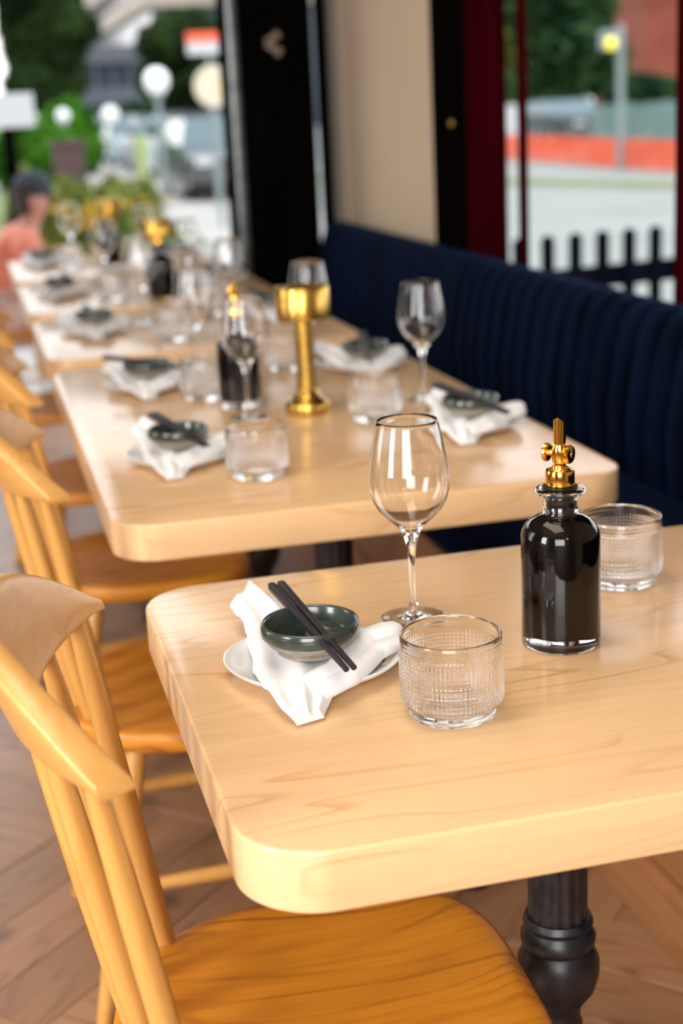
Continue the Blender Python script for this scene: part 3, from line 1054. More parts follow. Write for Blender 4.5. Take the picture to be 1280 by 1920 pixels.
# ---- glasses
def tumbler_mesh():
    NR = 76
    n = NR * 5
    R0 = 0.0485
    prof = []
    # outer, from foot centre up
    prof += [(0.0, 0.0015, 0), (0.030, 0.0010, 0), (0.0375, 0.0, 0), (0.0405, 0.0018, 0), (0.0412, 0.006, 0), (0.0415, 0.0105, 0), (0.0450, 0.0135, .5), (0.0475, 0.0165, 1), (0.0487, 0.0205, 1),
             (0.0487, 0.035, 1), (0.0487, 0.050, 1), (0.0487, 0.0655, 1), (0.0484, 0.0675, .3), (0.0480, 0.069, 0), (0.0479, 0.0745, 0), (0.0477, 0.0805, 0), (0.0470, 0.0818, 0), (0.0461, 0.0822, 0), (0.0454, 0.0815, 0)]
    m = 64
    for k in range(m):
        z = lerp(0.0800, 0.0190, k / (m - 1))
        prof.append((0.0450 + 0.00013 * sin(2 * pi * (0.080 - z) / 0.0040) * min(1, k / 3), z, 0))
    prof += [(0.0430, 0.0150, 0), (0.036, 0.0118, 0), (0.020, 0.0105, 0), (0.0, 0.0100, 0)]
    P2 = [(r, z) for r, z, _ in prof]
    flag = [g for _, _, g in prof]
    def rf(r, z, a, k):
        return r + flag[k] * 0.00135 * (abs(cos(NR * a / 2)) - 0.55)
    return MB().lathe(P2, n, rfun=rf).mesh('tumbler', M['glass'], ang=75)


TBM = tumbler_mesh()

def wine_mesh():
    out = [(0.0, 0.0020), (0.022, 0.0012), (0.0345, 0.0), (0.0365, 0.0004), (0.0370, 0.0016), (0.034, 0.0020), (0.020, 0.0028), (0.011, 0.0045), (0.0062, 0.0100), (0.0042, 0.022), (0.0039, 0.045), (0.0040, 0.070),
           (0.0050, 0.084), (0.0072, 0.0935), (0.0110, 0.1025), (0.0175, 0.1110), (0.0270, 0.1200), (0.0355, 0.1295), (0.0410, 0.1400), (0.0440, 0.1510), (0.0446, 0.1610), (0.0436, 0.1740), (0.0412, 0.1890), (0.0382, 0.2050), (0.0345, 0.2230), (0.0332, 0.2278)]
    inn = [(0.0328, 0.2281), (0.0325, 0.2275), (0.0337, 0.2228), (0.0374, 0.2050), (0.0404, 0.1890), (0.0428, 0.1740), (0.0438, 0.1610), (0.0432, 0.1512), (0.0402, 0.1405), (0.0346, 0.1303), (0.0260, 0.1210), (0.0165, 0.1125), (0.0085, 0.1060), (0.0030, 0.1030), (0.0, 0.1022)]
    return MB().lathe(out + inn, 72).mesh('wine_glass', M['crystal'], ang=75)


WGM = wine_mesh()

def tumbler(x, y, label, rz=0.0):
    tag(ob('tumbler', TBM, None, (x, y, TZ), rz), label, 'tumbler', 'ribbed clear water tumblers')


def wine(x, y, label):
    tag(ob('wine_glass', WGM, None, (x, y, TZ)), label, 'wine glass', 'empty stemmed wine glasses')


# ---- sauce bottle
def make_bottle(loc, rz, label):
    t = thing('sauce_bottle', label, 'bottle', loc, rz, 'soy sauce bottles with gold pourers')
    out = [(0.0, 0.0030), (0.030, 0.0018), (0.0385, 0.0), (0.0410, 0.0022), (0.0415, 0.006), (0.0413, 0.060), (0.0410, 0.118), (0.0400, 0.1235), (0.0365, 0.1300), (0.0300, 0.1365), (0.0225, 0.1405), (0.0190, 0.1425),
           (0.0182, 0.1450), (0.0186, 0.1475), (0.0178, 0.1495), (0.0176, 0.1560), (0.0180, 0.1600), (0.0225, 0.1625), (0.0265, 0.1655), (0.0268, 0.1680), (0.0250, 0.1693)]
    inn = [(0.0165, 0.1690), (0.0150, 0.1670), (0.0146, 0.1450), (0.0180, 0.1395), (0.0290, 0.1325), (0.0355, 0.1265), (0.0385, 0.1180), (0.0388, 0.0600), (0.0390, 0.0200), (0.0370, 0.0150), (0.028, 0.0125), (0.0, 0.0130)]
    MB().lathe(out + inn, 72).build('glass_body', M['glass'], t, ang=75)
    # liquid fills the inside up to the shoulder (slightly proud of the inner wall so no air film shows)
    liq = [(0.0, 0.0128), (0.028, 0.0122), (0.0373, 0.0147), (0.0394, 0.0200), (0.0392, 0.0600), (0.0389, 0.1182), (0.0359, 0.1268), (0.0293, 0.1329), (0.0182, 0.1399), (0.0148, 0.1440), (0.0, 0.1440)]
    MB().lathe(liq, 64).build('sauce', M['soy'], t, ang=75)
    MB().lathe([(0.0, 0.1442), (0.0140, 0.1442), (0.0144, 0.1480), (0.0136, 0.1500), (0.0144, 0.1520), (0.0136, 0.1545), (0.0144, 0.1565), (0.0140, 0.1660), (0.0180, 0.1695), (0.0182, 0.1715), (0.0, 0.1720)], 32).build('stopper', M['rubber'], t)
    g = MB().lathe([(0.0, 0.1716), (0.0146, 0.1716), (0.0150, 0.1728), (0.0150, 0.1865), (0.0144, 0.1885), (0.0115, 0.1890), (0.0105, 0.1900), (0.0085, 0.1904), (0.0080, 0.1925), (0.0066, 0.1935), (0.0, 0.1935)], 40).build('pourer', M['gold'], t, ang=35)
    # slanted-cut spout tube with a narrow air pipe behind
    n = 24
    V, F = [], []
    for (z, cut) in ((0.1930, 0), (0.2330, 1)):
        for i in range(n):
            a = 2 * pi * i / n
            zz = z + (0.0040 + 0.0060 * cos(a)) * cut
            V.append((0.0062 * cos(a), 0.0062 * sin(a), zz))
        for i in range(n):
            a = 2 * pi * i / n
            zz = z + (0.0040 + 0.0060 * cos(a)) * cut
            V.append((0.0050 * cos(a), 0.0050 * sin(a), zz))
    for i in range(n):
        j = (i + 1) % n
        F += [(i, j, 2 * n + j, 2 * n + i), (n + i, 3 * n + i, 3 * n + j, n + j), (2 * n + i, 2 * n + j, 3 * n + j, 3 * n + i), (i, n + i, n + j, j)]
    MB().add(V, F).build('spout', M['gold'], g, ang=50)
    MB().tube([(-0.0078, 0.0, 0.2120), (-0.0085, 0, 0.2190), (-0.0082, 0, 0.2280), (-0.0062, 0, 0.2345)], [0.0022, 0.0027, 0.0024, 0.0016], 10).build('air_pipe', M['gold'], g)
    # valve: axle with a thumb disc on each side
    disc = MB().lathe([(0, -0.0024), (0.0075, -0.0024), (0.0096, -0.0018), (0.0098, 0.0008), (0.0088, 0.0020), (0.0030, 0.0028), (0.0030, 0.0036), (0, 0.0036)], 28).mesh('thumb_disc', M['gold'], ang=35)
    for s, yy in ((1, 0.0112), (-1, -0.0150)):
        o = ob('thumb_disc', disc, g, (0, yy, 0.2055))
        o.rotation_euler = (-s * pi / 2, 0, 0)
    MB().tube([(0, -0.0145, 0.2055), (0, 0.0105, 0.2055)], 0.0032, 12).build('axle', M['gold'], g)
    MB().lathe([(0, 0.196), (0.0072, 0.196), (0.0082, 0.2), (0.0082, 0.211), (0.0072, 0.215), (0, 0.215)], 24).build('valve_body', M['gold'], g)
    return t


BG = 'soy sauce bottles with gold pourers'
bt = make_bottle((0.407, 0.358, TZ), radians(-139), 'black soy sauce bottle with gold pourer on the nearest table')
dup(bt, (0.330, 1.790, TZ), radians(-10), 'blurred black sauce bottle with gold pourer beside the nearest brass lamp', BG)
dup(bt, (0.413, 3.560, TZ), radians(20), 'far blurred sauce bottle with gold pourer on the fourth table', BG)
dup(bt, (0.372, 4.720, TZ), radians(40), 'farthest blurred sauce bottle with gold pourer, on the last table', BG)


# ---- brass lamp
def make_lamp(loc, label):
    t = thing('table_lamp', label, 'lamp', loc, 0, 'cordless brass table lamps')
    MB().lathe([(0, 0), (0.0415, 0), (0.0425, 0.003), (0.0425, 0.018), (0.0400, 0.0225), (0.0340, 0.0260), (0.0250, 0.0340), (0.0200, 0.0460), (0, 0.047)], 48).build('base', M['brass'], t, ang=35)
    MB().lathe([(0, 0.044), (0.0200, 0.044), (0.0188, 0.060), (0.0165, 0.190), (0, 0.190)], 40).build('stem', M['brass'], t, ang=50)
    sh = MB().lathe([(0.0, 0.1860), (0.0455, 0.1860), (0.0470, 0.1800), (0.0485, 0.1790), (0.0500, 0.1805), (0.0503, 0.1830), (0.0503, 0.2370), (0.0490, 0.2390), (0.0470, 0.2392), (0.0462, 0.2375), (0.0, 0.2370)], 56).build('shade', M['brass'], t, ang=35)
    MB().lathe([(0, 0.2372), (0.034, 0.2372), (0.036, 0.2385), (0.034, 0.2400), (0, 0.2402)], 32).build('touch_button', M['brass'], sh)
    return t


lp = make_lamp((0.436, 1.665, TZ), 'nearest brass drum-shaded table lamp, on the long table')
dup(lp, (0.432, 3.72, TZ), 0, 'second brass table lamp, blurred behind a bottle on the fourth table', 'cordless brass table lamps')
dup(lp, (0.415, 5.05, TZ), 0, 'farthest brass table lamp, on the last table by the street', 'cordless brass table lamps')

# ---- first table
setting(PX, PY, 0.0, "at the nearest table's left seat", True)
tumbler(0.240, 0.2205, 'sharp ribbed clear tumbler standing in front of the nearest plate')
wine(0.2835, 0.487, 'sharp tall wine glass behind the ribbed tumbler on the nearest table')
tumbler(0.549, 0.520, 'ribbed clear tumbler to the right of the sharp black sauce bottle', 0.3)
# ---- long table
setting(0.150, 1.375, 0.05, "at the long table's near left seat", True, 0.10)
setting(0.182, 2.070, 0.16, "at the long table's far left seat", True, 0.5)
setting(0.668, 1.395, -0.12, "at the long table's near right seat", True, 0.25)
setting(0.655, 2.070, 0.2, "at the long table's far right seat", True, -0.5)
tumbler(0.250, 1.215, 'ribbed tumbler beside the near left plate of the long table')
tumbler(0.279, 1.905, 'ribbed tumbler beside the far left plate of the long table', 0.2)
tumbler(0.537, 1.549, 'ribbed tumbler beside the near right plate of the long table', 0.5)
tumbler(0.506, 2.160, 'ribbed tumbler behind the nearest brass lamp', 0.1)
wine(0.323, 1.672, 'wine glass in front of the blurred sauce bottle on the long table')
wine(0.317, 2.245, 'wine glass beyond the far left plate of the long table')
wine(0.671, 1.682, 'wine glass standing against the dark banquette, at the right of the long table')
wine(0.571, 2.205, 'wine glass right behind the nearest brass lamp head')
# ---- farther tables
for (nm, pl_, gl, wg) in (
        ('third table', ((0.150, 2.970, 0.25), (0.655, 3.02, 0.1)), ((0.330, 2.735), (0.509, 3.17)), ((0.300, 3.09), (0.52, 2.93))),
        ('fourth table', ((0.130, 3.900, -0.1), (0.655, 3.93, 0.3)), ((0.272, 3.685), (0.52, 4.10)), ((0.285, 4.04), (0.53, 3.78))),
        ('last table', ((0.125, 4.990, 0.1), (0.640, 4.86, 0.0)), ((0.229, 4.87), (0.50, 5.02)), ((0.255, 5.12), (0.50, 4.66)))):
    for k, side in ((0, 'left'), (1, 'right')):
        x, y, r = pl_[k]
        setting(x, y, r, "at the %s's %s seat" % (nm, side), False, 0.3 if k else -0.2)
        tumbler(gl[k][0], gl[k][1], 'blurred ribbed tumbler at the %s seat of the %s' % (side, nm), 0.1 * k)
        wine(wg[k][0], wg[k][1], 'blurred wine glass at the %s seat of the %s' % (side, nm))
#EXTERIOR
# ================================================================== OUTSIDE
def flat(name, pts, z, m, kind='structure', thick=0.1):
    o = MB().prism(pts, z - thick, z).build(name, m, smooth=False)
    o['kind'] = kind
    return o


flat('ground', [(-60, 5.8), (60, 5.8), (160, 240), (-60, 240)], GZ - 0.06, M['asphalt'])
flat('ground', [(1.62, -12), (60, -12), (60, 5.8), (1.62, 5.8)], GZ - 0.06, M['asphalt'])
# pavement beside the restaurant, its nearer part laid in slabs
pv = flat('pavement', [(-6, 5.8), (3.6, 5.8), (3.6, 12), (9.5, 50), (2.0, 50), (-6, 14)], GZ - 0.03, M['paving'])
slab = MB().prism([(0.004, 0.004), (0.746, 0.004), (0.746, 0.746), (0.004, 0.746)], -0.03, 0.0, 0.003, 1).mesh('paving_slab', M['slab'])
for i in range(12):
    for j in range(14):
        x, y = -3.75 + i * 0.75, 5.82 + j * 0.75
        if x > 2.7 or (x < -0.5 - j * .0 and x + 0.75 < -1.4):
            continue
        ob('paving_slab', slab, pv, (x, y, GZ))
flat('verge', [(16.5, 3.0), (17.6, 3.0), (6.4, 35.7), (5.3, 35.7)], GZ - 0.02, M['grass'])
flat('far_pavement', [(17.6, 3.0), (40, 3.0), (30, 60), (6.4, 35.7)], GZ - 0.03, M['concrete'])
flat('road', [(3.6, 3.0), (16.5, 3.0), (5.3, 35.7), (3.6, 20)], GZ - 0.045, M['concrete'])
flat('lawn', [(-14, 14.2), (1.4, 14.2), (2.2, 34), (-14, 34)], GZ - 0.01, M['grass'])


def leaf_cloud(blobs, n, size, seed, flat_=0.0):
    r = random.Random(seed)
    vol = [b[3] * b[4] * b[5] for b in blobs]
    V, F = [], []
    for _ in range(n):
        b = r.choices(blobs, vol)[0]
        while True:
            p = Vector((r.uniform(-1, 1), r.uniform(-1, 1), r.uniform(-1, 1)))
            if p.length < 1:
                break
        p = p.normalized() * (p.length ** 0.45)
        c = Vector((b[0] + p.x * b[3], b[1] + p.y * b[4], b[2] + p.z * b[5]))
        a = Vector((r.gauss(0, 1), r.gauss(0, 1), r.gauss(0, 1))).normalized()
        q = a.orthogonal().normalized()
        s = size * r.uniform(.6, 1.4)
        k = len(V)
        V += [c + a * s, c + q * s * .55, c - a * s, c - q * s * .55]
        F.append((k, k + 1, k + 2, k + 3))
    return MB().add(V, F)


def tree(label, name, base, h, cr, crown0, m, n=5200, size=0.22, seed=1, group=None, spread=1.0):
    t = thing(name, label, 'tree', base, 0, group)
    r = random.Random(seed)
    tb = MB()
    tb.tube([(0, 0, 0), (0.05 * h * .1, 0, h * .3), (0, 0.05, h * .62), (0.05, 0, h * .85)], [h * .026, h * .020, h * .012, h * .004], 9)
    for k in range(7):
        a = k * 2.4
        z0 = h * (.35 + .06 * k)
        tb.tube([(0, 0, z0), (cr * .35 * cos(a), cr * .35 * sin(a), z0 + h * .10), (cr * .7 * cos(a), cr * .7 * sin(a), z0 + h * .16)], [h * .010, h * .006, h * .002], 6)
    tb.build('trunk', M['bark'], t)
    blobs = [(0, 0, lerp(crown0, h, .5), cr * .7, cr * .7, (h - crown0) * .48)]
    for k in range(11):
        a = r.uniform(0, 2 * pi)
        zz = lerp(crown0 + cr * .25, h - cr * .3, r.random())
        rr = cr * r.uniform(.35, .7) * spread
        s = cr * r.uniform(.30, .5)
        blobs.append((rr * cos(a), rr * sin(a), zz, s, s, s * .8))
    o = leaf_cloud(blobs, n, size, seed).build('foliage', m, t, smooth=False)
    o['kind'] = 'stuff'
    return t


def bush(label, c, rx, ry, rz, m, n, size, seed, group=None, name='bush', cat='bush'):
    t = thing(name, label, cat, c, 0, group)
    r = random.Random(seed)
    bl = [(r.uniform(-.5, .5) * rx, r.uniform(-.5, .5) * ry, rz * r.uniform(.35, .65), rx * r.uniform(.4, .6), ry * r.uniform(.4, .6), rz * r.uniform(.35, .5)) for _ in range(8)]
    leaf_cloud(bl, n, size, seed).build('foliage', m, t, smooth=False)['kind'] = 'stuff'
    sb = MB()
    for k in range(6):
        a = k * 1.05
        sb.tube([(0.05 * cos(a), 0.05 * sin(a), 0), (rx * .4 * cos(a), ry * .4 * sin(a), rz * .6)], [0.02, 0.008], 6)
    sb.build('stem', M['bark'], t)
    return t


def g(u, v, d):
    """ground point below the sight line at distance d"""
    p = far(u, v, d)
    return (p.x, p.y, GZ - 0.04)


# ---- trees to the left
tree('big dark green tree at the left, behind the person and the bushes', 'tree', g(84, 100, 60), 8.4, 2.35, 1.8, M['leaf'], 9000, 0.26, 3)
tree('dark green tree behind the white street globe, left of the black pillar', 'tree', g(352, 100, 78), 6.6, 2.9, 1.6, M['leaf'], 8000, 0.28, 5)
bush('bright green bush below the dark tree, left of the parked cars', g(128, 240, 41), 1.15, .9, 2.0, M['leaf_bright'], 5000, 0.12, 7)
bush('bright green bush at the far left behind the person', g(50, 250, 34), 1.0, .9, 1.5, M['leaf_bright'], 3500, 0.12, 8)
bush('dark bush between the parked cars and the far grey building', g(262, 200, 84), 1.6, 1, 2.2, M['leaf_cool'], 2000, 0.3, 9)
for k, (x, y, h, r_) in enumerate(((-9, 30, 7.5, 2.6), (-17, 38, 9, 3.2), (-26, 33, 8, 3.0), (-4.6, 46, 7, 2.2))):
    tree('street tree on the lawn at the left, %s from the pavement' % ('second', 'third', 'fourth', 'nearest')[k], 'tree', (x, y, GZ - .04), h, r_, 2.0, M['leaf'], 3500, 0.3, 60 + k)
# ---- flower bed with yellow flowers
for (u, d, hh, seed, lab) in ((122, 14.5, 0.90, 21, 'tall grassy plants just behind the person with the cap'), (182, 12.8, 0.95, 22, 'meadow plants with yellow flowers in the middle of the bed'), (245, 14.2, 0.90, 23, 'meadow plants with yellow flowers at the right end of the bed'), (50, 17.5, 0.9, 24, 'tall grassy plants left of the person with the cap')):
    c = g(u, 350, d)
    b = bush(lab, c, 0.30, 0.26, hh, M['leaf_flower'], 2600, 0.055, seed, None, 'flowering_plant', 'plant')
    r = random.Random(seed)
    fb = MB()
    for k in range(90):
        x, y, z = r.gauss(0, .15), r.gauss(0, .12), hh * r.uniform(.35, .85)
        for q in range(5):
            a = q * 2 * pi / 5
            fb.add([(x, y, z), (x + .035 * cos(a), y + .012 * sin(a), z + .035 * sin(a)), (x + .035 * cos(a + .6), y - .01, z + .035 * sin(a + .6))], [(0, 1, 2)])
    if u > 60:
        fb.build('blossom', M['petal'], b, smooth=False)['kind'] = 'stuff'
# arching grass tuft by the pavement
t = thing('grass_tuft', 'arching light green grass tuft at the edge of the pavement', 'plant', g(295, 420, 9.6))
fb = MB()
r = random.Random(2)
for k in range(46):
    a = r.uniform(0, 2 * pi)
    L_, H_ = r.uniform(.15, .36), r.uniform(.55, .85)
    fb.tube([(0, 0, 0), (L_ * .35 * cos(a), L_ * .35 * sin(a), H_ * .8), (L_ * .8 * cos(a), L_ * .8 * sin(a), H_), (L_ * 1.2 * cos(a), L_ * 1.2 * sin(a), H_ * .82)], [.008, .010, .007, .002], 4)
fb.build('blade', M['leaf_bright'], t)['kind'] = 'stuff'
# planter box
t = thing('planter_box', 'dark brown planter box in front of the bright bushes', 'planter', g(128, 290, 20))
MB().prism(rrect(-.20, .20, -.15, .15, .01, 2), 0, 1.15).build('box', M['brownbox'], t)
MB().prism(rrect(-.24, .24, -.18, .18, .01, 2), 1.15, 1.22).build('rim', M['brownbox'], t)


# ---- buildings
def block(label, x0, y0, x1, y1, h, fh, m_band, m_glass, band, z0=0.0, ribs=0, name='office_building', group=None):
    t = thing(name, label, 'building', ((x0 + x1) / 2, (y0 + y1) / 2, GZ - 0.06))
    cx, cy = (x0 + x1) / 2, (y0 + y1) / 2
    X0, X1, Y0, Y1 = x0 - cx, x1 - cx, y0 - cy, y1 - cy
    MB().box(X0 + .6, X1 - .6, Y0 + .6, Y1 - .6, 0, h).build('core', m_glass, t, smooth=False)
    bm_ = MB().box(X0, X1, Y0, Y1, 0, band).mesh('parapet_band', m_band, smooth=False)
    k = 0
    while z0 + k * fh < h:
        ob('parapet_band', bm_, t, (0, 0, z0 + k * fh))
        k += 1
    # window mullions on the two faces seen
    mm = MB().box(-.12, .12, -.12, .12, 0, fh - band).mesh('mullion', m_band, smooth=False)
    lv = 0
    while z0 + lv * fh + fh < h and lv < 6:
        for q in range(ribs):
            ob('mullion', mm, t, (lerp(X0 + .55, X1 - .55, q / max(1, ribs - 1)), Y0 + .55, z0 + lv * fh + band))
        for q in range(ribs * 2):
            ob('mullion', mm, t, (X0 + .55, lerp(Y0 + .55, Y1 - .55, q / max(1, 2 * ribs - 1)), z0 + lv * fh + band))
        lv += 1
    return t


block('pale banded office building above the street, left of the black pillar', 15.3, 120, 46, 222, 46, 3.1, M['tower_white'], M['tower_glass'], 1.35, 9.6, 8)
# piers that carry its overhang
block('blue glazed tower between the dark tree and the banded building', 9.9, 190, 14.3, 200, 17, 3.2, M['blue_glass'], M['tower_glass'], 1.0, 2.0, 3, 'tower')
block('low grey building at the end of the street, behind the parked cars', 7.4, 98, 13.0, 106, 5.4, 2.6, M['grey_block'], M['tower_glass'], 1.1, 2.2, 5, 'grey_building')


block('long low pale building beyond the lawn at the left', -60, 72, -13, 86, 12, 3.1, M['tower_white'], M['tower_glass'], 1.2, 2.4, 6, 'low_building')


# ---- street furniture
def pole_thing(name, label, cat, u, d, vtop, m=None, r=0.05):
    p = far(u, vtop, d)
    t = thing(name, label, cat, (p.x, p.y, GZ - 0.04))
    H = p.z - GZ + 0.04
    MB().tube([(0, 0, 0), (0, 0, H)], r, 10).build('pole', m or M['greypole'], t)
    return t, H


for (u, v, d, R, lab) in ((295, 152, 24, .20, 'largest white street globe on a grey pole, above the parked cars'), (119, 206, 36, .16, 'small white street globe on a pole before the bright bush'), (208, 208, 46, .26, 'white street globe lowest and farthest, above the left white car')):
    t, H = pole_thing('street_lamp', lab, 'street lamp', u, d, v + 24, r=0.045)
    MB().lathe([(0, H - .02), (R * .5, H), (R * .92, H + R * .55), (R, H + R), (R * .86, H + R * 1.5), (R * .5, H + R * 1.88), (0, H + R * 2)], 20).build('globe', M['globe'], t)
    MB().lathe([(0, H - .12), (.07, H - .1), (R * .55, H), (0, H + .01)], 12).build('collar', M['greypole'], t)
t, H = pole_thing('round_sign', 'round cream sign with a yellow patch, beside the black pillar', 'sign', 400, 20, 162, r=0.03)
o = MB().lathe([(0, -.02), (.255, -.02), (.265, -.01), (.265, .01), (.255, .02), (0, .02)], 32).build('disc', M['signcream'], t, (0, -.05, H))
o.rotation_euler = (pi / 2, 0, 0)
o = MB().lathe([(0, -.004), (.055, -.004), (.055, .004), (0, .004)], 16).build('yellow_patch', M['signyellow'], t, (.10, -.074, H - .01))
o.rotation_euler = (pi / 2, 0, 0)
o['label'] = 'round yellow patch'
t, H = pole_thing('shop_sign', 'red and white hanging sign above the round cream sign', 'sign', 388, 24, 64, r=0.03)
MB().prism(rrect(-.33, .36, -.05, .0, .01, 2), H - .30, H - .12).build('white_panel', M['signwhite'], t)
MB().prism(rrect(-.33, .36, -.05, .0, .01, 2), H - .12, H + .03).build('red_panel', M['signred'], t)
t, H = pole_thing('sign_board', 'white rectangular sign board on a dark post at the left edge', 'sign', 8, 11.5, 176, M['black'], r=0.05)
MB().prism(rrect(-.30, .20, -.09, -.05, .01, 2), H - .24, H).build('board', M['signwhite'], t)


# ---- cars
def car(label, u, d, heading, m, L=4.3, W=1.75, H=1.5, group=None):
    t = thing('car', label, 'car', (far(u, 230, d).x, far(u, 230, d).y, GZ - 0.05), heading, group)
    side = [(-L / 2, .35), (-L / 2 + .05, .75), (-L * .38, .86), (-L * .20, .95), (L * .30, .98), (L / 2 - .06, .90), (L / 2, .40), (L / 2 - .1, .22), (-L / 2 + .1, .22)]
    def shell(sd, w0, w1f):
        n = len(sd)
        V = [(x, -w0 / 2 * w1f(z), z) for x, z in sd] + [(x, w0 / 2 * w1f(z), z) for x, z in sd]
        F = [tuple(range(n)), tuple(range(2 * n - 1, n - 1, -1))] + [(i, i + n, (i + 1) % n + n, (i + 1) % n) for i in range(n)]
        return V, F
    MB().add(*shell(side, W, lambda z: 1.0 if z < .8 else .96)).build('body', m, t, ang=25)
    cab = [(-L * .24, .93), (-L * .12, H - .05), (-L * .04, H), (L * .24, H - .02), (L * .33, H - .12), (L * .42, .93)]
    MB().add(*shell(cab, W * .93, lambda z: 1.0 if z < 1.0 else .80)).build('cabin_glass', M['carglass'], t, ang=25)
    rf = [(-L * .07, H - .01), (-L * .04, H + .02), (L * .24, H + .005), (L * .28, H - .03)]
    MB().add(*shell(rf, W * .80, lambda z: 1.0)).build('roof', m, t, ang=25)
    wm = MB()
    wm.lathe([(0, -.10), (.20, -.10), (.31, -.09), (.33, -.06), (.33, .06), (.31, .09), (.20, .10), (0, .10)], 20)
    wh = wm.mesh('wheel', M['rubber'])
    hb = MB().lathe([(0, -.105), (.19, -.105), (.19, .105), (0, .105)], 14).mesh('hub', M['alu'])
    for sx in (-.31, .31):
        for sy in (-1, 1):
            o = ob('wheel', wh, t, (sx * L, sy * (W / 2 - .09), .33))
            o.rotation_euler = (pi / 2, 0, 0)
            ob('hub', hb, o)
    for sy in (-1, 1):
        MB().prism(rrect(-.05, .03, sy * .62 - .15, sy * .62 + .15, .02, 2), .62, .76).build('headlight', M['signwhite'], t, (-L / 2 + .03, 0, 0))
    return t


CGp = None
car('white car parked at the left end of the row, behind the bright bush', 200, 56, radians(90), M['carwhite'])
car('silver car in the row, right of the white car', 250, 49, radians(90), M['carsilver'])
car('black car in the row, third from the left', 300, 42, radians(90), M['carblack'])
car('white car parked near the black pillar, behind the nearest black car', 345, 37, radians(90), M['carwhite'], 4.4, 1.75, 1.38)
car('black car parked nearest, beside the black pillar', 405, 28, radians(90), M['carblack'], 4.4, 1.8, 1.45)
car('dark green car beyond the orange barrier, seen through the right window', 1050, 46, radians(97), M['cardark'], 4.4, 1.95, 1.38)
# people waiting far off by the cars are only specks: one figure in a yellow vest
t = thing('bollard', 'yellow-green bollard among the parked cars', 'bollard', g(262, 250, 34))
MB().lathe([(0, 0), (.14, 0), (.14, 1.0), (.12, 1.06), (0, 1.08)], 14).build('post', mat('lime_paint', (0.28, 0.34, 0.13), 0.6), t)

# ---- seen through the right-hand window
tree('large green tree beyond the dark green car, right window', 'tree', g(1058, 100, 52), 8.6, 2.5, 1.3, M['leaf_cool'], 9000, 0.26, 31)
tree('yellow-green young tree at the left edge of the right window', 'tree', g(955, 100, 70), 12.0, 1.6, 1.9, M['leaf_flower'], 3500, 0.22, 33)
bush('long dark hedge beyond the dark green car, right window', g(1000, 200, 60), 3.2, 0.9, 2.2, M['leaf_cool'], 4000, 0.2, 35)
bush('low green bush in front of the brick building', g(1215, 200, 41), 1.6, .8, 1.9, M['leaf_cool'], 3000, 0.16, 34)
bt_ = thing('brick_building', 'red brick building with small windows at the upper right', 'building', tuple(g(1258, 100, 64)), radians(-10))
MB().box(-2.25, 6, -4, 4, 0, 14).build('wall', M['brick'], bt_, smooth=False)
fr = MB().box(-.42, .42, -.06, .04, 0, 1.35).mesh('window_frame', M['grey_block'], smooth=False)
pn = MB().box(-.34, .34, -.08, -.05, .08, 1.27).mesh('pane', M['carglass'], smooth=False)
sl = MB().box(-.5, .5, -.14, .02, -.12, 0).mesh('sill', M['concrete'], smooth=False)
for zz in (2.2, 5.4, 8.6):
    for xx in (-.1, 2.2, 4.6):
        f_ = ob('window_frame', fr, bt_, (xx, -4.0, zz))
        ob('pane', pn, f_)
        ob('sill', sl, f_)
# brick courses as shallow string bands
cb = MB().box(-2.3, 6.05, -4.05, 4.05, 0, .16).mesh('string_course', M['brick'], smooth=False)
for zz in (1.6, 4.7, 7.9, 11):
    ob('string_course', cb, bt_, (0, 0, zz))
# pale hoarding beside the car
c = g(1215, 210, 33)
t = thing('hoarding', 'pale teal fence boards beyond the orange barrier, right of the dark car', 'fence', c, radians(-6))
bd = MB().box(-.14, .14, -.02, .02, 0, 1.22).mesh('board', M['teal_roof'], smooth=False)
for k in range(8):
    ob('board', bd, t, (-1.1 + k * .30, 0, 0.02 * (k % 3)))
MB().box(-1.25, 1.15, .02, .06, .9, 1.0).box(-1.25, 1.15, .02, .06, .3, .4).build('rail', M['teal_roof'], t, smooth=False)
# signal with a yellow lens
t, H = pole_thing('traffic_signal', 'grey signal pole with a round yellow light before the brick building', 'signal', 1163, 30, 45, r=0.07)
MB().prism(rrect(-.42, .02, -.08, .08, .02, 2), H - .46, H - .10).build('housing', M['greypole'], t)
o = MB().lathe([(0, 0), (.10, 0), (.125, .015), (.10, .04), (0, .05)], 20).build('lens', M['yellowlamp'], t, (-.24, -.08, H - .35))
o.rotation_euler = (pi / 2, 0, 0)
o['label'] = 'glowing yellow round lens'
# white post box left of the pole
t = thing('utility_cabinet', 'white cabinet at the left edge of the right window', 'cabinet', g(950, 230, 40))
MB().prism(rrect(-.22, .22, -.2, .2, .03, 3), 0, 1.25).build('body', M['signwhite'], t)
MB().prism(rrect(-.25, .25, -.23, .23, .03, 3), 1.25, 1.30).build('lid', M['signwhite'], t)

# orange barrier: mesh panels between posts
A, B = Vector(g(905, 285, 39.5)), Vector(g(1300, 300, 27.6))
t = thing('safety_barrier', 'bright orange mesh barrier along the far side of the road', 'barrier', A, math.atan2((B - A).y, (B - A).x))
LB = (B - A).length
npan = 12
st = LB / npan
pb = MB()
k = 0.0
while k < st:
    pb.box(k, k + .065, -.006, .006, .03, .58)
    k += .13
for z in (.03, .16, .29, .42, .54):
    pb.box(0, st, -.008, .008, z, z + .05)
pmesh = pb.mesh('mesh_panel', M['orange'], smooth=False)
pst = MB().tube([(0, 0, 0), (0, 0, .72)], .02, 8).mesh('post', M['greypole'])
for k in range(npan):
    ob('mesh_panel', pmesh, t, (k * st, 0, 0.0))
    ob('post', pst, t, (k * st, 0.02, 0))

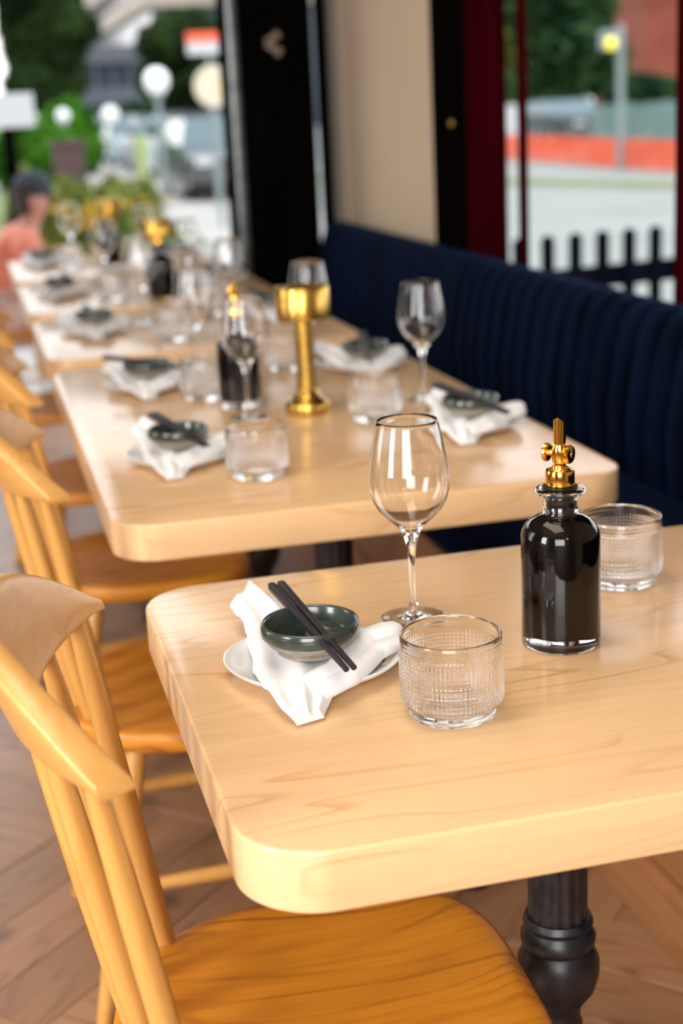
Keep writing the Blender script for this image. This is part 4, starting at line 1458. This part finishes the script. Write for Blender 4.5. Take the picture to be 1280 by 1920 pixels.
# picket fence just outside the window
A, B = Vector((1.90, 6.02, GZ - .045)), Vector((4.2, 6.423, GZ - .045))
A = Vector((2.20, 6.074, GZ - .045))
t = thing('picket_fence', 'dark navy picket fence with rounded tops outside the right window', 'fence', A, math.atan2((B - A).y, (B - A).x))
FH = 0.61 + 0.0 - A.z
w2 = 0.034
op = [(-w2, 0), (w2, 0), (w2, FH - .03)] + [(w2 * cos(a), FH - .03 + .03 * sin(a)) for a in (pi * .17, pi * .33, pi * .5, pi * .67, pi * .83)] + [(-w2, FH - .03)]
n = len(op)
V = [(x, -.012, z) for x, z in op] + [(x, .012, z) for x, z in op]
F = [tuple(range(n)), tuple(range(2 * n - 1, n - 1, -1))] + [(i, i + n, (i + 1) % n + n, (i + 1) % n) for i in range(n)]
pk = MB().add(V, F).mesh('picket', M['picket'], ang=30)
SP = 0.168
for k in range(13):
    ob('picket', pk, t, (0.05 + k * SP, 0, 0))
for z in (FH - .30, .18):
    MB().box(-0.02, 2.2, .012, .045, z, z + .115).build('rail', M['picket'], t, smooth=False)
t = thing('window_plant', 'thin plant with orange-yellow blooms behind the picket fence', 'plant', (3.02, 6.5, GZ - .045))
pb = MB()
pb.tube([(0, 0, 0), (.02, 0, .25), (0, 0, .52)], [.006, .005, .003], 6)
pb.tube([(0, 0, .1), (.10, 0, .3), (.16, 0, .40)], [.005, .004, .003], 6)
pb.build('stem', M['leaf_flower'], t)
fb = MB()
r = random.Random(6)
for (x, z) in ((0, .52), (.02, .46), (-.02, .40), (.16, .40), (.02, .36)):
    for q in range(7):
        a = q * 2 * pi / 7
        fb.add([(x, 0, z), (x + .034 * cos(a), -.01, z + .034 * sin(a)), (x + .034 * cos(a + .7), .01, z + .034 * sin(a + .7))], [(0, 1, 2)])
fb.build('blossom', M['petal'], t, smooth=False)['kind'] = 'stuff'


# ================================================================== THE SEATED PERSON
def skin_obj(name, m, chains, root, sub=2, parent=None):
    """chains: list of [(pt, r), ...]; a chain may start at an existing point (shared joint)"""
    V, E, Rr, idx = [], [], [], {}
    def vid(p, r):
        key = tuple(round(c, 4) for c in p)
        if key not in idx:
            idx[key] = len(V)
            V.append(p)
            Rr.append(r)
        return idx[key]
    for chn in chains:
        prev = None
        for p, r in chn:
            k = vid(p, r)
            if prev is not None and (prev, k) not in E:
                E.append((prev, k))
            prev = k
    me = bpy.data.meshes.new(name)
    me.from_pydata([tuple(p) for p in V], E, [])
    def _sk():
     for k, sv in enumerate(me.skin_vertices[0].data):
        rr = Rr[k]
        sv.radius = rr if isinstance(rr, tuple) else (rr, rr)
        sv.use_root = (k == root)
    me.materials.append(m)
    o = bpy.data.objects.new(name, me)
    col.objects.link(o)
    if parent:
        o.parent = parent
    s = o.modifiers.new('skin', 'SKIN')
    _sk()
    s.use_smooth_shade = True
    ss = o.modifiers.new('sub', 'SUBSURF')
    ss.levels = ss.render_levels = sub
    return o


# a chair for the person (same make as the others), standing on the pavement
pch = dup(ch, (-0.115, 6.60, GZ), 0, 'wooden chair under the person with the dark cap, out on the pavement')
pr = thing('person', 'person in a coral shirt and dark cap sitting outside, leaning toward the table', 'person', (0.0, 6.60, GZ))
pr.scale = (0.95, 0.95, 0.95)
# heights above the pavement
HIP = (0.0, 0, .56)
body = [
    [(HIP, (.12, .15)), ((.03, 0, .68), (.11, .14)), ((.075, 0, .83), (.11, .155)), ((.115, 0, .935), (.09, .14)), ((.155, 0, 1.00), (.05, .055)), ((.185, 0, 1.055), (.052, .055)), ((.205, 0, 1.105), (.088, .078)), ((.205, 0, 1.165), (.090, .080)), ((.200, 0, 1.205), (.06, .055))],
    [((.115, 0, .935), .1), ((.115, .155, .925), .06), ((.12, .20, .90), .055), ((.20, .235, .70), .040), ((.22, .23, .655), .038), ((.34, .13, .66), .030), ((.40, .10, .665), .024), ((.46, .08, .665), (.032, .017))],
    [((.115, 0, .935), .1), ((.115, -.155, .925), .06), ((.12, -.20, .90), .055), ((.215, -.225, .71), .040), ((.24, -.22, .665), .038), ((.36, -.12, .665), .030), ((.42, -.09, .67), .024), ((.475, -.08, .67), (.032, .017))],
    [(HIP, .12), ((.03, .09, .54), .09), ((.22, .11, .57), .078), ((.43, .12, .56), .062), ((.46, .12, .53), .058), ((.43, .12, .30), .052), ((.40, .12, .10), .034), ((.40, .12, .06), .036), ((.50, .12, .035), (.035, .028)), ((.56, .12, .03), (.03, .02))],
    [(HIP, .12), ((.03, -.09, .54), .09), ((.20, -.13, .55), .078), ((.38, -.16, .53), .062), ((.40, -.155, .49), .058), ((.30, -.16, .34), .050), ((.20, -.16, .22), .034), ((.19, -.16, .20), .036), ((.27, -.17, .165), (.035, .028)), ((.33, -.17, .16), (.03, .02))],
]
skin_obj('body', M['skin'], body, 0, 2, pr)
# fingers, rooted in the palms
fch = []
for (bx, by, bz, s) in ((.455, .08, .665, 1), (.47, -.08, .67, -1)):
    for q, (off, ln) in enumerate(((-.024, .060), (-.008, .070), (.008, .066), (.022, .052))):
        fch.append([((bx, by + off * .9, bz), .009), ((bx + .035, by + off, bz + .004), .0085), ((bx + .035 + ln * .5, by + off * 1.05, bz - .002), .008), ((bx + .035 + ln * .9, by + off * 1.05, bz - .016), .007)])
    fch.append([((bx - .01, by - s * .018, bz), .010), ((bx + .012, by - s * .042, bz - .004), .009), ((bx + .040, by - s * .052, bz - .010), .008)])
for fc in fch:
    o = skin_obj('finger', M['skin'], [fc], 0, 1, pr)
# face
hd = MB()
hd.tube([(.285, 0, 1.150), (.305, 0, 1.128), (.290, 0, 1.118)], [.007, .013, .006], 10)
hd.build('nose', M['skin'], pr)
for s in (-1, 1):
    MB().lathe([(0, -.010), (.007, -.006), (.0095, 0), (.007, .006), (0, .010)], 10, (.276, s * .031, 1.150)).build('eye', M['cap'], pr)
    MB().tube([(.190, s * .080, 1.160), (.180, s * .090, 1.145), (.190, s * .083, 1.115)], [.010, .013, .008], 8, sx=.5).build('ear', M['skin'], pr)
MB().tube([(.277, -.022, 1.086), (.287, 0, 1.084), (.277, .022, 1.086)], [.003, .006, .003], 8).build('mouth', M['signred'], pr)
MB().grid(lambda u, v: (.180 + .098 * cos(pi * (.32 + .70 * u)) * (1 if v < 2 else 1), 0.088 * cos(pi * v) * (.6 + .4 * sin(pi * u)), 1.135 + .0 + .095 * (sin(pi * (.32 + .70 * u)))), 2, 2)
hr = MB()
hr.grid(lambda u, v: (.185 - .102 * sin(pi * (.05 + .9 * v)) * (1 - .12 * u), -.090 * cos(pi * (.05 + .9 * v)), 1.22 - .16 * u), 8, 18)
hr.build('hair', M['hair'], pr)
cp = MB().lathe([(.101, 1.160), (.103, 1.185), (.097, 1.225), (.080, 1.258), (.045, 1.280), (0, 1.287)], 28, (.198, 0, 0), rfun=lambda r, z, a, k: r * (1 - .08 * abs(sin(a))))
cap = cp.build('cap', M['cap'], pr)
MB().grid(lambda u, v: (.285 + .075 * u * (1 - (2 * v - 1) ** 2) ** .5, .075 * (2 * v - 1), 1.170 - .012 * u), 6, 12).build('brim', M['cap'], cap)
shirt = [
    [((.0, 0, .60), (.135, .165)), ((.03, 0, .69), (.128, .160)), ((.075, 0, .83), (.125, .170)), ((.115, 0, .935), (.105, .155)), ((.145, 0, .985), (.07, .085))],
    [((.115, 0, .935), .1), ((.115, .155, .927), .072), ((.12, .20, .90), .068), ((.165, .22, .79), .060)],
    [((.115, 0, .935), .1), ((.115, -.155, .927), .072), ((.12, -.20, .90), .068), ((.170, -.218, .79), .060)],
]
skin_obj('shirt', M['coral'], shirt, 0, 2, pr)
shorts = [[(HIP, (.13, .165)), ((.03, .09, .545), .100), ((.22, .11, .572), .090), ((.33, .115, .568), .082)],
          [(HIP, .13), ((.03, -.09, .545), .100), ((.20, -.13, .552), .090), ((.30, -.145, .545), .082)]]
skin_obj('shorts', M['shorts'], shorts, 0, 2, pr)
for (x, y, z) in ((.40, .12, 0.0), (.19, -.165, .13)):
    o = MB().grid(lambda u, v: (lerp(-.06, .215, u), cos(2 * pi * v) * (.048 if u < .95 else .02) * (1 if 0.03 < u else .5), .045 + (0.045 if u < .4 else lerp(.045, .022, (u - .4) / .6)) * sin(2 * pi * v) * (1 if u < .96 else .4)), 14, 17).build('shoe', M['shoe'], pr, (x, y, z))
